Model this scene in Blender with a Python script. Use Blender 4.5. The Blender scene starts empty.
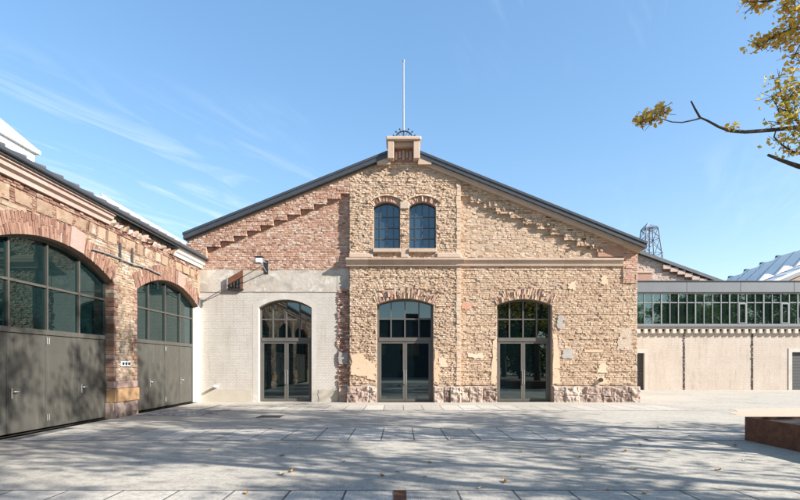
import bpy, math, random
import numpy as np
from mathutils import Vector, Matrix

random.seed(7)
RNG = random.Random(11)
S = bpy.context.scene
COL = S.collection

# ------------------------------------------------------------------ materials
def nt(name):
    m = bpy.data.materials.new(name); m.use_nodes = True
    t = m.node_tree; t.nodes.clear()
    out = t.nodes.new('ShaderNodeOutputMaterial')
    b = t.nodes.new('ShaderNodeBsdfPrincipled')
    t.links.new(b.outputs[0], out.inputs[0])
    return m, t, b

def ramp(t, stops, fac):
    r = t.nodes.new('ShaderNodeValToRGB')
    e = r.color_ramp.elements
    while len(e) < len(stops): e.new(0.5)
    for k, (p, c) in enumerate(stops):
        e[k].position = p; e[k].color = (*c, 1)
    t.links.new(fac, r.inputs[0])
    return r.outputs[0]

def noise(t, vec, scale, detail=4, rough=0.6, dist=0.0):
    n = t.nodes.new('ShaderNodeTexNoise')
    n.inputs['Scale'].default_value = scale
    n.inputs['Detail'].default_value = detail
    n.inputs['Roughness'].default_value = rough
    n.inputs['Distortion'].default_value = dist
    t.links.new(vec, n.inputs['Vector'])
    return n.outputs[0]

def mathn(t, op, a, b=None, clamp=False):
    n = t.nodes.new('ShaderNodeMath'); n.operation = op; n.use_clamp = clamp
    for k, v in enumerate((a, b)):
        if v is None: continue
        if isinstance(v, (int, float)): n.inputs[k].default_value = v
        else: t.links.new(v, n.inputs[k])
    return n.outputs[0]

def mixc(t, fac, a, b, mode='MIX'):
    n = t.nodes.new('ShaderNodeMix'); n.data_type = 'RGBA'; n.blend_type = mode
    for sock, v in ((n.inputs[0], fac), (n.inputs[6], a), (n.inputs[7], b)):
        if isinstance(v, (int, float)): sock.default_value = v
        elif isinstance(v, tuple): sock.default_value = (*v, 1)
        else: t.links.new(v, sock)
    return n.outputs[2]

def coords(t, scale=(1, 1, 1)):
    c = t.nodes.new('ShaderNodeTexCoord')
    mp = t.nodes.new('ShaderNodeMapping'); mp.inputs['Scale'].default_value = scale
    t.links.new(c.outputs['Object'], mp.inputs[0])
    return mp.outputs[0]

def bump(t, b, h, strength=0.5, dist=0.02):
    n = t.nodes.new('ShaderNodeBump')
    n.inputs['Strength'].default_value = strength
    n.inputs['Distance'].default_value = dist
    t.links.new(h, n.inputs['Height'])
    t.links.new(n.outputs[0], b.inputs['Normal'])

def tint(t):
    a = t.nodes.new('ShaderNodeAttribute'); a.attribute_name = 'tint'
    return a.outputs['Fac']

def masonry(name, stops, stain=(0.8, 0.75, 0.7), stain_amt=0.35, nscale=9, bstr=0.6, bdist=0.02, rough=0.95, wash=None):
    """per-piece colour from the tint attribute, broken up with fine noise and broad stains"""
    m, t, b = nt(name)
    v = coords(t)
    n1 = noise(t, v, nscale, 5, 0.7)
    f = mathn(t, 'ADD', tint(t), mathn(t, 'MULTIPLY', mathn(t, 'SUBTRACT', n1, 0.5), 0.7), True)
    c = ramp(t, stops, f)
    n2 = noise(t, v, 0.55, 5, 0.65)
    s = ramp(t, [(0.42, (0, 0, 0)), (0.68, (1, 1, 1))], n2)
    c = mixc(t, mathn(t, 'MULTIPLY', s, stain_amt), c, mixc(t, 1.0, c, stain, 'MULTIPLY'))
    for q, (wc, ws, lo, hi, am) in enumerate(wash or ()):      # limewash remains, old red dust: blotches with hard-ish edges
        vo = t.nodes.new('ShaderNodeMapping'); vo.inputs['Location'].default_value = (q * 7.3 + 1.7, q * 3.1, q * 5.9)
        t.links.new(v, vo.inputs[0])
        wf = ramp(t, [(lo, (0, 0, 0)), (hi, (1, 1, 1))], noise(t, vo.outputs[0], ws, 7, 0.7, 0.4))
        c = mixc(t, mathn(t, 'MULTIPLY', wf, am), c, wc)
    t.links.new(c, b.inputs['Base Color'])
    b.inputs['Roughness'].default_value = rough
    b.inputs['Specular IOR Level'].default_value = 0.2
    bump(t, b, noise(t, v, nscale * 3.5, 6, 0.75), bstr, bdist)
    return m

def plain(name, c, rough=0.6, metal=0.0, var=0.25, nscale=6, bstr=0.15, spec=0.5, stretch=(1, 1, 1)):
    m, t, b = nt(name)
    v = coords(t, stretch)
    n = noise(t, v, nscale, 5, 0.65)
    c2 = tuple(x * (1 - var) for x in c)
    c3 = tuple(min(1, x * (1 + var)) for x in c)
    col = ramp(t, [(0.3, c2), (0.7, c3)], n)
    t.links.new(col, b.inputs['Base Color'])
    b.inputs['Roughness'].default_value = rough
    b.inputs['Metallic'].default_value = metal
    b.inputs['Specular IOR Level'].default_value = spec
    if bstr: bump(t, b, noise(t, v, nscale * 5, 4), bstr, 0.01)
    return m

M = {}
M['rough_brick'] = masonry('rough buff brick', [(0.0, (0.29, 0.190, 0.130)), (0.15, (0.43, 0.303, 0.205)), (0.45, (0.53, 0.382, 0.262)), (0.78, (0.585, 0.442, 0.318)), (0.9, (0.52, 0.30, 0.19)), (1.0, (0.46, 0.43, 0.39))], stain=(0.84, 0.78, 0.73), stain_amt=0.6, nscale=11, bstr=0.7, bdist=0.015, wash=[((0.60, 0.53, 0.44), 1.4, 0.58, 0.72, 0.5), ((0.46, 0.32, 0.22), 0.9, 0.58, 0.75, 0.35)])
M['buff_brick'] = masonry('buff brick', [(0.0, (0.27, 0.18, 0.125)), (0.3, (0.42, 0.30, 0.205)), (0.7, (0.52, 0.39, 0.28)), (0.92, (0.46, 0.27, 0.18)), (1.0, (0.50, 0.44, 0.37))], nscale=10, bstr=0.6)
M['pink_brick'] = masonry('pink brick', [(0.0, (0.20, 0.118, 0.085)), (0.2, (0.36, 0.205, 0.140)), (0.55, (0.46, 0.275, 0.192)), (0.85, (0.525, 0.352, 0.262)), (1.0, (0.58, 0.485, 0.40))], stain=(0.78, 0.72, 0.70), nscale=12, bstr=0.5, bdist=0.01, wash=[((0.36, 0.29, 0.25), 1.2, 0.58, 0.75, 0.4)])
M['red_brick'] = masonry('dark red brick', [(0.0, (0.20, 0.11, 0.085)), (0.3, (0.35, 0.19, 0.14)), (0.6, (0.45, 0.265, 0.19)), (0.85, (0.52, 0.36, 0.27)), (1.0, (0.56, 0.48, 0.41))], nscale=12, bstr=0.6)
M['arch_brick'] = masonry('arch brick', [(0.0, (0.27, 0.16, 0.125)), (0.35, (0.43, 0.27, 0.20)), (0.65, (0.53, 0.37, 0.28)), (0.86, (0.50, 0.25, 0.16)), (1.0, (0.57, 0.46, 0.38))], nscale=12, bstr=0.7)
M['mortar'] = masonry('old mortar', [(0.0, (0.34, 0.25, 0.18)), (0.5, (0.46, 0.35, 0.255)), (1.0, (0.53, 0.43, 0.33))], nscale=9, bstr=1.0, bdist=0.03)
M['wing_mortar'] = masonry('wing mortar', [(0.0, (0.22, 0.15, 0.11)), (0.5, (0.31, 0.23, 0.165)), (1.0, (0.39, 0.32, 0.25))], nscale=6, bstr=0.8, bdist=0.03, wash=[((0.46, 0.41, 0.34), 1.3, 0.56, 0.66, 0.7), ((0.20, 0.10, 0.07), 1.9, 0.56, 0.66, 0.7), ((0.31, 0.21, 0.13), 0.8, 0.5, 0.68, 0.5)])
M['wing_brick'] = masonry('wing red brick', [(0.0, (0.10, 0.052, 0.04)), (0.3, (0.195, 0.105, 0.075)), (0.6, (0.26, 0.15, 0.105)), (0.85, (0.32, 0.215, 0.16)), (1.0, (0.37, 0.30, 0.24))], nscale=14, bstr=0.8, wash=[((0.44, 0.39, 0.34), 2.0, 0.58, 0.7, 0.6)])
M['wing_sandstone'] = masonry('wing pink sandstone', [(0.0, (0.27, 0.175, 0.145)), (0.5, (0.38, 0.265, 0.22)), (1.0, (0.44, 0.335, 0.285))], nscale=4, bstr=0.4, bdist=0.015)
M['wing_ochre'] = masonry('ochre stone course', [(0.0, (0.24, 0.14, 0.075)), (0.5, (0.36, 0.22, 0.115)), (1.0, (0.42, 0.29, 0.17))], nscale=7, bstr=0.6)
M['wing_stone'] = masonry('wing sandstone', [(0.0, (0.16, 0.098, 0.068)), (0.25, (0.25, 0.175, 0.12)), (0.6, (0.325, 0.25, 0.175)), (0.85, (0.38, 0.31, 0.235)), (1.0, (0.23, 0.137, 0.094))], stain=(0.80, 0.70, 0.62), stain_amt=0.6, nscale=7, bstr=0.9, bdist=0.025, wash=[((0.46, 0.41, 0.34), 1.3, 0.56, 0.66, 0.7), ((0.20, 0.10, 0.07), 1.9, 0.56, 0.66, 0.7), ((0.31, 0.21, 0.13), 0.8, 0.5, 0.68, 0.5)])
M['dark_chase'] = masonry('dark chase', [(0.0, (0.07, 0.055, 0.05)), (0.6, (0.17, 0.12, 0.10)), (1.0, (0.40, 0.33, 0.28))], nscale=10)
M['plinth'] = masonry('pink grey plinth stone', [(0.0, (0.25, 0.178, 0.148)), (0.4, (0.37, 0.275, 0.225)), (0.75, (0.44, 0.34, 0.28)), (1.0, (0.49, 0.40, 0.33))], nscale=9, bstr=0.8, bdist=0.03, wash=[((0.48, 0.40, 0.32), 2.2, 0.52, 0.7, 0.6), ((0.27, 0.19, 0.165), 3.0, 0.58, 0.72, 0.5)])
M['sandstone'] = masonry('tan sandstone', [(0.0, (0.33, 0.235, 0.175)), (0.5, (0.45, 0.335, 0.255)), (1.0, (0.52, 0.405, 0.315))], nscale=4, bstr=0.5, bdist=0.015, wash=[((0.30, 0.22, 0.17), 1.8, 0.56, 0.70, 0.45), ((0.54, 0.45, 0.37), 2.6, 0.58, 0.68, 0.4)])
M['orange_render'] = masonry('peach render', [(0.0, (0.50, 0.33, 0.22)), (0.5, (0.63, 0.45, 0.305)), (1.0, (0.67, 0.52, 0.385))], nscale=5, bstr=0.5, bdist=0.015)
M['grey_patch'] = masonry('grey mortar patch', [(0.0, (0.33, 0.30, 0.27)), (1.0, (0.47, 0.435, 0.39))], nscale=12, bstr=1.0, bdist=0.03)
M['white_paint'] = masonry('white limewash', [(0.0, (0.62, 0.60, 0.55)), (1.0, (0.78, 0.77, 0.73))], nscale=3, bstr=0.3, stain_amt=0.2)
M['surround'] = masonry('pale smoothed surround', [(0.0, (0.45, 0.408, 0.352)), (1.0, (0.56, 0.515, 0.455))], nscale=5, bstr=0.4, stain_amt=0.5, wash=[((0.62, 0.60, 0.56), 2.0, 0.54, 0.68, 0.5)])
M['concrete'] = masonry('weathered concrete band', [(0.0, (0.33, 0.285, 0.235)), (0.4, (0.45, 0.40, 0.335)), (0.75, (0.54, 0.49, 0.42)), (1.0, (0.60, 0.56, 0.50))], stain=(0.72, 0.66, 0.60), stain_amt=0.7, nscale=2.6, bstr=0.5, wash=[((0.27, 0.238, 0.205), 1.5, 0.50, 0.62, 0.65), ((0.60, 0.555, 0.49), 2.2, 0.54, 0.62, 0.7), ((0.38, 0.25, 0.18), 3.1, 0.60, 0.66, 0.6)])
M['beige_render'] = plain('smooth beige render', (0.44, 0.385, 0.31), 0.9, var=0.06, nscale=3, bstr=0.2)
M['anthracite'] = plain('anthracite sheet metal', (0.040, 0.045, 0.052), 0.45, 0.0, var=0.15, nscale=2, bstr=0.05)
M['roof_grey'] = plain('grey standing seam roof', (0.085, 0.088, 0.092), 0.5, 0.1, var=0.2, nscale=1.5, bstr=0.05)
M['silver_roof'] = plain('silver sheet roof', (0.84, 0.80, 0.74), 0.6, 0.0, var=0.06, nscale=0.6, bstr=0.05, spec=0.2)
M['pale_pink_brick'] = masonry('pale pink brick', [(0.0, (0.30, 0.22, 0.18)), (0.3, (0.46, 0.34, 0.27)), (0.7, (0.54, 0.42, 0.345)), (1.0, (0.60, 0.52, 0.45))], nscale=10, bstr=0.5)
M['parapet'] = plain('zinc parapet sheet', (0.145, 0.152, 0.157), 0.5, 0.1, var=0.08, nscale=0.8, bstr=0.03)
M['frame'] = plain('bronze grey frame', (0.105, 0.096, 0.083), 0.45, 0.0, var=0.08, nscale=3, bstr=0.03)
M['dark_frame'] = plain('dark steel frame', (0.06, 0.06, 0.06), 0.5, 0.0, var=0.1, nscale=3, bstr=0.03)
M['pale_frame'] = plain('grey aluminium frame', (0.24, 0.25, 0.25), 0.4, 0.2, var=0.08, nscale=3, bstr=0.0)
def painted_steel():
    m, t, b = nt('olive grey painted steel')
    v = coords(t)
    c = ramp(t, [(0.3, (0.050, 0.047, 0.038)), (0.7, (0.064, 0.060, 0.049))], noise(t, v, 1.1, 5, 0.65))
    st = ramp(t, [(0.52, (0, 0, 0)), (0.75, (1, 1, 1))], noise(t, coords(t, (6, 6, 0.5)), 1.6, 6, 0.7))
    c = mixc(t, mathn(t, 'MULTIPLY', st, 0.35), c, (0.16, 0.15, 0.13))
    sc = ramp(t, [(0.66, (0, 0, 0)), (0.72, (1, 1, 1))], noise(t, v, 9, 7, 0.75, 1.0))
    c = mixc(t, mathn(t, 'MULTIPLY', sc, 0.4), c, (0.055, 0.05, 0.042))
    t.links.new(c, b.inputs['Base Color'])
    t.links.new(ramp(t, [(0.3, (0.38, 0.38, 0.38)), (0.7, (0.6, 0.6, 0.6))], noise(t, v, 3, 5)), b.inputs['Roughness'])
    bump(t, b, noise(t, v, 1.3, 3), 0.25, 0.03)
    return m
M['leaf_paint'] = painted_steel()
M['steel'] = plain('brushed steel', (0.55, 0.55, 0.54), 0.3, 0.9, var=0.1, nscale=8, bstr=0.0)
M['iron'] = plain('black iron', (0.03, 0.03, 0.032), 0.6, 0.3, var=0.2, nscale=9, bstr=0.2)
M['white_metal'] = plain('white coated metal', (0.74, 0.75, 0.76), 0.4, 0.0, var=0.04, nscale=2, bstr=0.0)
M['grey_pole'] = plain('galvanised pole', (0.27, 0.27, 0.27), 0.5, 0.3, var=0.1, nscale=5, bstr=0.0)
M['tower_cap'] = plain('tower cap sheet', (0.22, 0.27, 0.36), 0.4, 0.3, var=0.15, nscale=2, bstr=0.0)
M['tower_steel'] = plain('lattice steel', (0.12, 0.13, 0.155), 0.6, 0.2, var=0.2, nscale=3, bstr=0.0)
M['bark'] = plain('bark', (0.085, 0.062, 0.045), 0.95, var=0.45, nscale=14, bstr=0.8, stretch=(1, 1, 0.25))
M['soil'] = plain('dry soil', (0.20, 0.15, 0.10), 1.0, var=0.35, nscale=9, bstr=0.9)
M['gravel'] = plain('tan gravel', (0.50, 0.40, 0.29), 1.0, var=0.22, nscale=30, bstr=0.9)
M['dark_block'] = plain('dark render', (0.07, 0.07, 0.075), 0.9, var=0.2, nscale=1.5, bstr=0.2)
M['lens'] = plain('lamp lens', (0.72, 0.73, 0.72), 0.25, var=0.05, nscale=5, bstr=0.0)

def keyed_plaster(name, a, b_, scale, bs):
    """painted bricks with small key holes in a diagonal lattice"""
    m, t, b = nt(name)
    v = coords(t)
    br = t.nodes.new('ShaderNodeTexBrick')
    mp = t.nodes.new('ShaderNodeMapping'); mp.inputs['Rotation'].default_value = (math.radians(90), 0, 0)
    t.links.new(v, mp.inputs[0]); t.links.new(mp.outputs[0], br.inputs['Vector'])
    br.inputs['Scale'].default_value = scale
    br.inputs['Mortar Size'].default_value = 0.03
    br.inputs['Mortar Smooth'].default_value = 0.3
    br.inputs['Brick Width'].default_value = 0.5; br.inputs['Row Height'].default_value = 0.25
    br.inputs['Color1'].default_value = (1, 1, 1, 1); br.inputs['Color2'].default_value = (0.72, 0.72, 0.72, 1)
    br.inputs['Mortar'].default_value = (0.28, 0.28, 0.28, 1)
    n = noise(t, v, 7, 6, 0.7)
    n2 = noise(t, v, 0.8, 5, 0.6)
    c = ramp(t, [(0.3, a), (0.72, b_)], n2)
    c = mixc(t, 0.3, c, mixc(t, 1.0, c, br.outputs['Color'], 'MULTIPLY'))
    c = mixc(t, mathn(t, 'MULTIPLY', n, 0.28), c, mixc(t, 1.0, c, (0.68, 0.64, 0.60), 'MULTIPLY'))
    dr = ramp(t, [(0.52, (0, 0, 0)), (0.72, (1, 1, 1))], noise(t, coords(t, (3.0, 3.0, 0.35)), 1.6, 6, 0.7, 0.3))    # drip streaks
    c = mixc(t, mathn(t, 'MULTIPLY', dr, 0.65), c, mixc(t, 1.0, c, (0.72, 0.69, 0.65), 'MULTIPLY'))
    ch = ramp(t, [(0.64, (0, 0, 0)), (0.69, (1, 1, 1))], noise(t, v, 3.4, 7, 0.75, 0.5))       # chipped paint, brick showing
    c = mixc(t, mathn(t, 'MULTIPLY', ch, 0.5), c, (0.40, 0.29, 0.22))
    t.links.new(c, b.inputs['Base Color'])
    b.inputs['Roughness'].default_value = 0.95
    b.inputs['Specular IOR Level'].default_value = 0.2
    h = mathn(t, 'ADD', br.outputs['Color'], mathn(t, 'MULTIPLY', n, 0.8))
    bump(t, b, h, 0.8, bs)
    return m
M['plaster'] = keyed_plaster('keyed limewashed brick', (0.49, 0.44, 0.378), (0.575, 0.53, 0.468), 3.4, 0.008)
M['cream_brick'] = keyed_plaster('cream painted brick', (0.50, 0.42, 0.345), (0.58, 0.50, 0.42), 3.4, 0.008)

def glass(name, base, spec_tint, ior):
    m, t, b = nt(name)
    b.inputs['Base Color'].default_value = (*base, 1)
    b.inputs['Roughness'].default_value = 0.015
    b.inputs['IOR'].default_value = ior
    b.inputs['Specular Tint'].default_value = (*spec_tint, 1)
    v = coords(t)
    bump(t, b, noise(t, v, 0.9, 2, 0.5), 0.012, 0.02)
    return m
M['glass'] = glass('dark door glass', (0.002, 0.005, 0.006), (0.80, 0.97, 0.98), 2.15)
M['wing_glass'] = glass('green tinted glass', (0.003, 0.010, 0.0105), (0.55, 0.93, 0.90), 1.8)
M['annex_glass'] = glass('annex glass', (0.008, 0.016, 0.014), (0.8, 1.0, 0.95), 2.5)
M['blue_glass'] = glass('old blue glass', (0.02, 0.045, 0.07), (0.7, 0.9, 1.0), 1.9)
M['skylight'] = glass('pale skylight glazing', (0.66, 0.69, 0.72), (1, 1, 1), 1.5)

def ground_mat(name, a, b_, fine, broom=False):
    m, t, b = nt(name)
    v = coords(t)
    n1 = noise(t, v, 0.30, 7, 0.7)
    n2 = noise(t, v, fine, 6, 0.85)
    c = ramp(t, [(0.30, a), (0.70, b_)], n1)
    sp = ramp(t, [(0.30, (0.45, 0.45, 0.46)), (0.48, (0.92, 0.92, 0.92)), (0.70, (1.30, 1.29, 1.26))], n2)
    c = mixc(t, 0.75, c, mixc(t, 1.0, c, sp, 'MULTIPLY'))
    tn = ramp(t, [(0.0, (0.74, 0.74, 0.74)), (1.0, (1.12, 1.12, 1.12))], tint(t))
    c = mixc(t, 1.0, c, tn, 'MULTIPLY')
    # old stains and scuffs with a shape of their own
    st = ramp(t, [(0.54, (0, 0, 0)), (0.72, (1, 1, 1))], noise(t, v, 0.9, 7, 0.72, 0.6))
    c = mixc(t, mathn(t, 'MULTIPLY', st, 0.55), c, mixc(t, 1.0, c, (0.62, 0.61, 0.59), 'MULTIPLY'))
    s2 = ramp(t, [(0.63, (0, 0, 0)), (0.70, (1, 1, 1))], noise(t, v, 3.1, 6, 0.7, 1.2))
    c = mixc(t, mathn(t, 'MULTIPLY', s2, 0.4), c, mixc(t, 1.0, c, (0.58, 0.56, 0.54), 'MULTIPLY'))
    gr = ramp(t, [(0.36, (0.62, 0.62, 0.62)), (0.5, (1, 1, 1)), (0.66, (1.16, 1.15, 1.13))], noise(t, v, 7, 6, 0.8))
    c = mixc(t, 0.7, c, mixc(t, 1.0, c, gr, 'MULTIPLY'))
    # tyre scuffs running across the yard
    tr = ramp(t, [(0.60, (0, 0, 0)), (0.72, (1, 1, 1))], noise(t, coords(t, (0.12, 2.2, 1)), 1.0, 5, 0.6, 0.3))
    c = mixc(t, mathn(t, 'MULTIPLY', tr, 0.30), c, mixc(t, 1.0, c, (0.66, 0.65, 0.64), 'MULTIPLY'))
    if broom:
        br = noise(t, coords(t, (42, 0.8, 1)), 1.0, 4, 0.7)
        c = mixc(t, 0.6, c, mixc(t, 1.0, c, ramp(t, [(0.3, (0.72, 0.72, 0.72)), (0.7, (1.12, 1.12, 1.12))], br), 'MULTIPLY'))
    t.links.new(c, b.inputs['Base Color'])
    b.inputs['Roughness'].default_value = 0.85
    b.inputs['Specular IOR Level'].default_value = 0.3
    h = n2
    if broom: h = mathn(t, 'ADD', n2, br)
    bump(t, b, h, 0.7, 0.008)
    return m
M['ground'] = ground_mat('exposed aggregate concrete', (0.395, 0.357, 0.295), (0.505, 0.457, 0.382), 22)
M['slab'] = ground_mat('broomed concrete slab', (0.475, 0.433, 0.366), (0.565, 0.515, 0.438), 16, True)
M['cobble'] = ground_mat('old cobbles', (0.26, 0.25, 0.24), (0.36, 0.35, 0.34), 20)

def corten():
    m, t, b = nt('corten steel')
    v = coords(t)
    c = ramp(t, [(0.25, (0.045, 0.018, 0.010)), (0.5, (0.13, 0.05, 0.022)), (0.75, (0.24, 0.10, 0.04))], noise(t, v, 5, 7, 0.75, 0.8))
    t.links.new(c, b.inputs['Base Color'])
    b.inputs['Roughness'].default_value = 0.75
    bump(t, b, noise(t, v, 30, 4), 0.3, 0.005)
    return m
M['corten'] = corten()
M['joint'] = plain('dark joint sand', (0.10, 0.095, 0.088), 1.0, var=0.4, nscale=4, bstr=0.3)

def leaf_mat(name, stops):
    m, t, b = nt(name)
    t.nodes.remove(b)
    out = [n for n in t.nodes if n.type == 'OUTPUT_MATERIAL'][0]
    d = t.nodes.new('ShaderNodeBsdfDiffuse'); tr = t.nodes.new('ShaderNodeBsdfTranslucent')
    mx = t.nodes.new('ShaderNodeMixShader'); mx.inputs[0].default_value = 0.5
    c = ramp(t, stops, tint(t))
    t.links.new(c, d.inputs[0]); t.links.new(c, tr.inputs[0])
    t.links.new(d.outputs[0], mx.inputs[1]); t.links.new(tr.outputs[0], mx.inputs[2])
    t.links.new(mx.outputs[0], out.inputs[0])
    return m
M['autumn_leaf'] = leaf_mat('autumn leaves', [(0.0, (0.16, 0.20, 0.035)), (0.25, (0.46, 0.42, 0.075)), (0.55, (0.76, 0.54, 0.10)), (0.85, (0.72, 0.43, 0.09)), (1.0, (0.42, 0.21, 0.05))])
M['green_leaf'] = leaf_mat('green leaves', [(0.0, (0.045, 0.085, 0.02)), (0.5, (0.10, 0.155, 0.03)), (0.85, (0.20, 0.22, 0.04)), (1.0, (0.38, 0.30, 0.05))])
M['fallen_leaf'] = plain('dry fallen leaf', (0.42, 0.22, 0.06), 0.9, var=0.4, nscale=20, bstr=0.2)
M['pale_leaf'] = plain('pale dry leaf', (0.55, 0.45, 0.28), 0.9, var=0.3, nscale=20, bstr=0.2)

# ------------------------------------------------------------------ mesh building
def wloc(o):
    v = Vector((0, 0, 0))
    while o is not None:
        v = v + o.location; o = o.parent
    return v

class MB:
    """collects geometry in world coordinates; build() links ONE mesh object"""
    def __init__(s):
        s.v = []; s.f = []; s.t = []; s.m = []; s.sm = []; s.mats = []
    def mi(s, mat):
        if mat not in s.mats: s.mats.append(mat)
        return s.mats.index(mat)
    def add(s, verts, faces, mat, tnt=0.5, smooth=False):
        k = len(s.v); i = s.mi(mat)
        s.v.extend(verts)
        s.t.extend([tnt] * len(verts) if isinstance(tnt, (int, float)) else tnt)
        for f in faces:
            s.f.append([a + k for a in f]); s.m.append(i); s.sm.append(smooth)
    def box(s, x0, x1, y0, y1, z0, z1, mat, tnt=0.5):
        v = [(x, y, z) for z in (z0, z1) for y in (y0, y1) for x in (x0, x1)]
        s.add(v, [(0, 2, 3, 1), (4, 5, 7, 6), (0, 1, 5, 4), (1, 3, 7, 5), (3, 2, 6, 7), (2, 0, 4, 6)], mat, tnt)
    def bev_box(s, x0, x1, y0, y1, z0, z1, mat, b=0.01, tnt=0.5):
        """box with chamfered edges"""
        V = []
        idx = {}
        X = (x0, x1); Y = (y0, y1); Z = (z0, z1)
        for i in (0, 1):
            for j in (0, 1):
                for k in (0, 1):
                    sx = b if i == 0 else -b; sy = b if j == 0 else -b; sz = b if k == 0 else -b
                    idx[i, j, k, 0] = len(V); V.append((X[i], Y[j] + sy, Z[k] + sz))
                    idx[i, j, k, 1] = len(V); V.append((X[i] + sx, Y[j], Z[k] + sz))
                    idx[i, j, k, 2] = len(V); V.append((X[i] + sx, Y[j] + sy, Z[k]))
        F = []
        for i in (0, 1):
            q = [idx[i, 0, 0, 0], idx[i, 1, 0, 0], idx[i, 1, 1, 0], idx[i, 0, 1, 0]]; F.append(q if i else q[::-1])
            q = [idx[0, i, 0, 1], idx[1, i, 0, 1], idx[1, i, 1, 1], idx[0, i, 1, 1]]; F.append(q[::-1] if i else q)
            q = [idx[0, 0, i, 2], idx[1, 0, i, 2], idx[1, 1, i, 2], idx[0, 1, i, 2]]; F.append(q if i else q[::-1])
        for i in (0, 1):
            for j in (0, 1):
                F.append([idx[i, j, 0, 0], idx[i, j, 1, 0], idx[i, j, 1, 1], idx[i, j, 0, 1]])
                F.append([idx[i, 0, j, 0], idx[i, 1, j, 0], idx[i, 1, j, 2], idx[i, 0, j, 2]])
                F.append([idx[0, i, j, 1], idx[1, i, j, 1], idx[1, i, j, 2], idx[0, i, j, 2]])
                for k in (0, 1):
                    F.append([idx[i, j, k, 0], idx[i, j, k, 1], idx[i, j, k, 2]])
        s.add(V, F, mat, tnt)
    def tube(s, pts, radii, mat, n=8, tnt=0.5, cap=True, smooth=True):
        pts = [Vector(p) for p in pts]
        if isinstance(radii, (int, float)): radii = [radii] * len(pts)
        V = []; up = None
        for i, p in enumerate(pts):
            d = (pts[min(i + 1, len(pts) - 1)] - pts[max(i - 1, 0)])
            if d.length < 1e-9: d = Vector((0, 0, 1))
            d.normalize()
            if up is None:
                up = d.orthogonal().normalized()
            else:
                up = (up - d * up.dot(d))
                up = up.normalized() if up.length > 1e-6 else d.orthogonal().normalized()
            w = d.cross(up)
            for k in range(n):
                a = 2 * math.pi * k / n
                V.append(tuple(p + (up * math.cos(a) + w * math.sin(a)) * radii[i]))
        F = []
        for i in range(len(pts) - 1):
            for k in range(n):
                F.append((i * n + k, i * n + (k + 1) % n, (i + 1) * n + (k + 1) % n, (i + 1) * n + k))
        s.add(V, F, mat, tnt, smooth)
        if cap:
            m = len(V)
            s.add(V[:n], [tuple(range(n))[::-1]], mat, tnt)
            s.add(V[m - n:], [tuple(range(n))], mat, tnt)
    def prism(s, poly, axis, a, b, mat, tnt=0.5, holes=(), plane=None):
        """2D outline (with holes) extruded; plane maps (u, v, w) to the world"""
        cu = bpy.data.curves.new('tmp', 'CURVE'); cu.dimensions = '2D'; cu.fill_mode = 'BOTH'
        cu.extrude = abs(b - a) / 2
        for ring in [poly] + list(holes):
            sp = cu.splines.new('POLY'); sp.points.add(len(ring) - 1); sp.use_cyclic_u = True
            for p, q in zip(sp.points, ring): p.co = (q[0], q[1], 0, 1)
        ob = bpy.data.objects.new('tmp', cu); COL.objects.link(ob)
        bpy.context.view_layer.update()
        dg = bpy.context.evaluated_depsgraph_get()
        me = bpy.data.meshes.new_from_object(ob.evaluated_get(dg))
        mid = (a + b) / 2
        V = []
        for p in me.vertices:
            u, v, w = p.co.x, p.co.y, p.co.z + mid
            if plane: V.append(plane(u, v, w))
            elif axis == 'y': V.append((u, w, v))
            elif axis == 'x': V.append((w, u, v))
            else: V.append((u, v, w))
        s.add(V, [tuple(p.vertices) for p in me.polygons], mat, tnt)
        bpy.data.objects.remove(ob); bpy.data.curves.remove(cu); bpy.data.meshes.remove(me)
    def build(s, name, parent=None):
        me = bpy.data.meshes.new(name)
        off = wloc(parent) if parent else Vector((0, 0, 0))
        v = np.array(s.v, dtype=float) - np.array(off)
        me.from_pydata(v.tolist(), [], s.f)
        for mt in s.mats: me.materials.append(M[mt])
        me.polygons.foreach_set('material_index', s.m)
        me.polygons.foreach_set('use_smooth', s.sm)
        a = me.attributes.new('tint', 'FLOAT', 'POINT'); a.data.foreach_set('value', s.t)
        me.update()
        o = bpy.data.objects.new(name, me); COL.objects.link(o)
        if parent: o.parent = parent
        return o

def recalc(o):
    import bmesh
    bm = bmesh.new(); bm.from_mesh(o.data)
    bmesh.ops.recalc_face_normals(bm, faces=bm.faces[:]); bm.to_mesh(o.data); bm.free()
    return o

def thing(name, label, cat, loc=(0, 0, 0), group=None):
    o = bpy.data.objects.new(name, None); COL.objects.link(o)
    o.location = loc; o.empty_display_size = 0.3
    o['label'] = label; o['category'] = cat
    if group: o['group'] = group
    return o
def tag(o, label, cat, group=None, kind=None):
    if label: o['label'] = label
    if cat: o['category'] = cat
    if group: o['group'] = group
    if kind: o['kind'] = kind
    return o
def structure(o): o['kind'] = 'structure'; return o
def stand(mb, name, loc):
    """a one-mesh thing whose origin lies at loc"""
    o = mb.build(name)
    o.data.transform(Matrix.Translation(-Vector(loc))); o.location = loc
    return o
def copy_tree(o, parent=None):
    c = o.copy(); COL.objects.link(c)
    if parent: c.parent = parent
    for ch in o.children: copy_tree(ch, c)
    return c

# planes: local (u along the wall, v up, w out of the wall) -> world
FAC = 22.0
def front(Y): return lambda u, v, w: (u, Y - w, v)          # walls facing the camera
def side(X): return lambda u, v, w: (X + w, u, v)           # walls facing +X

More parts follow.
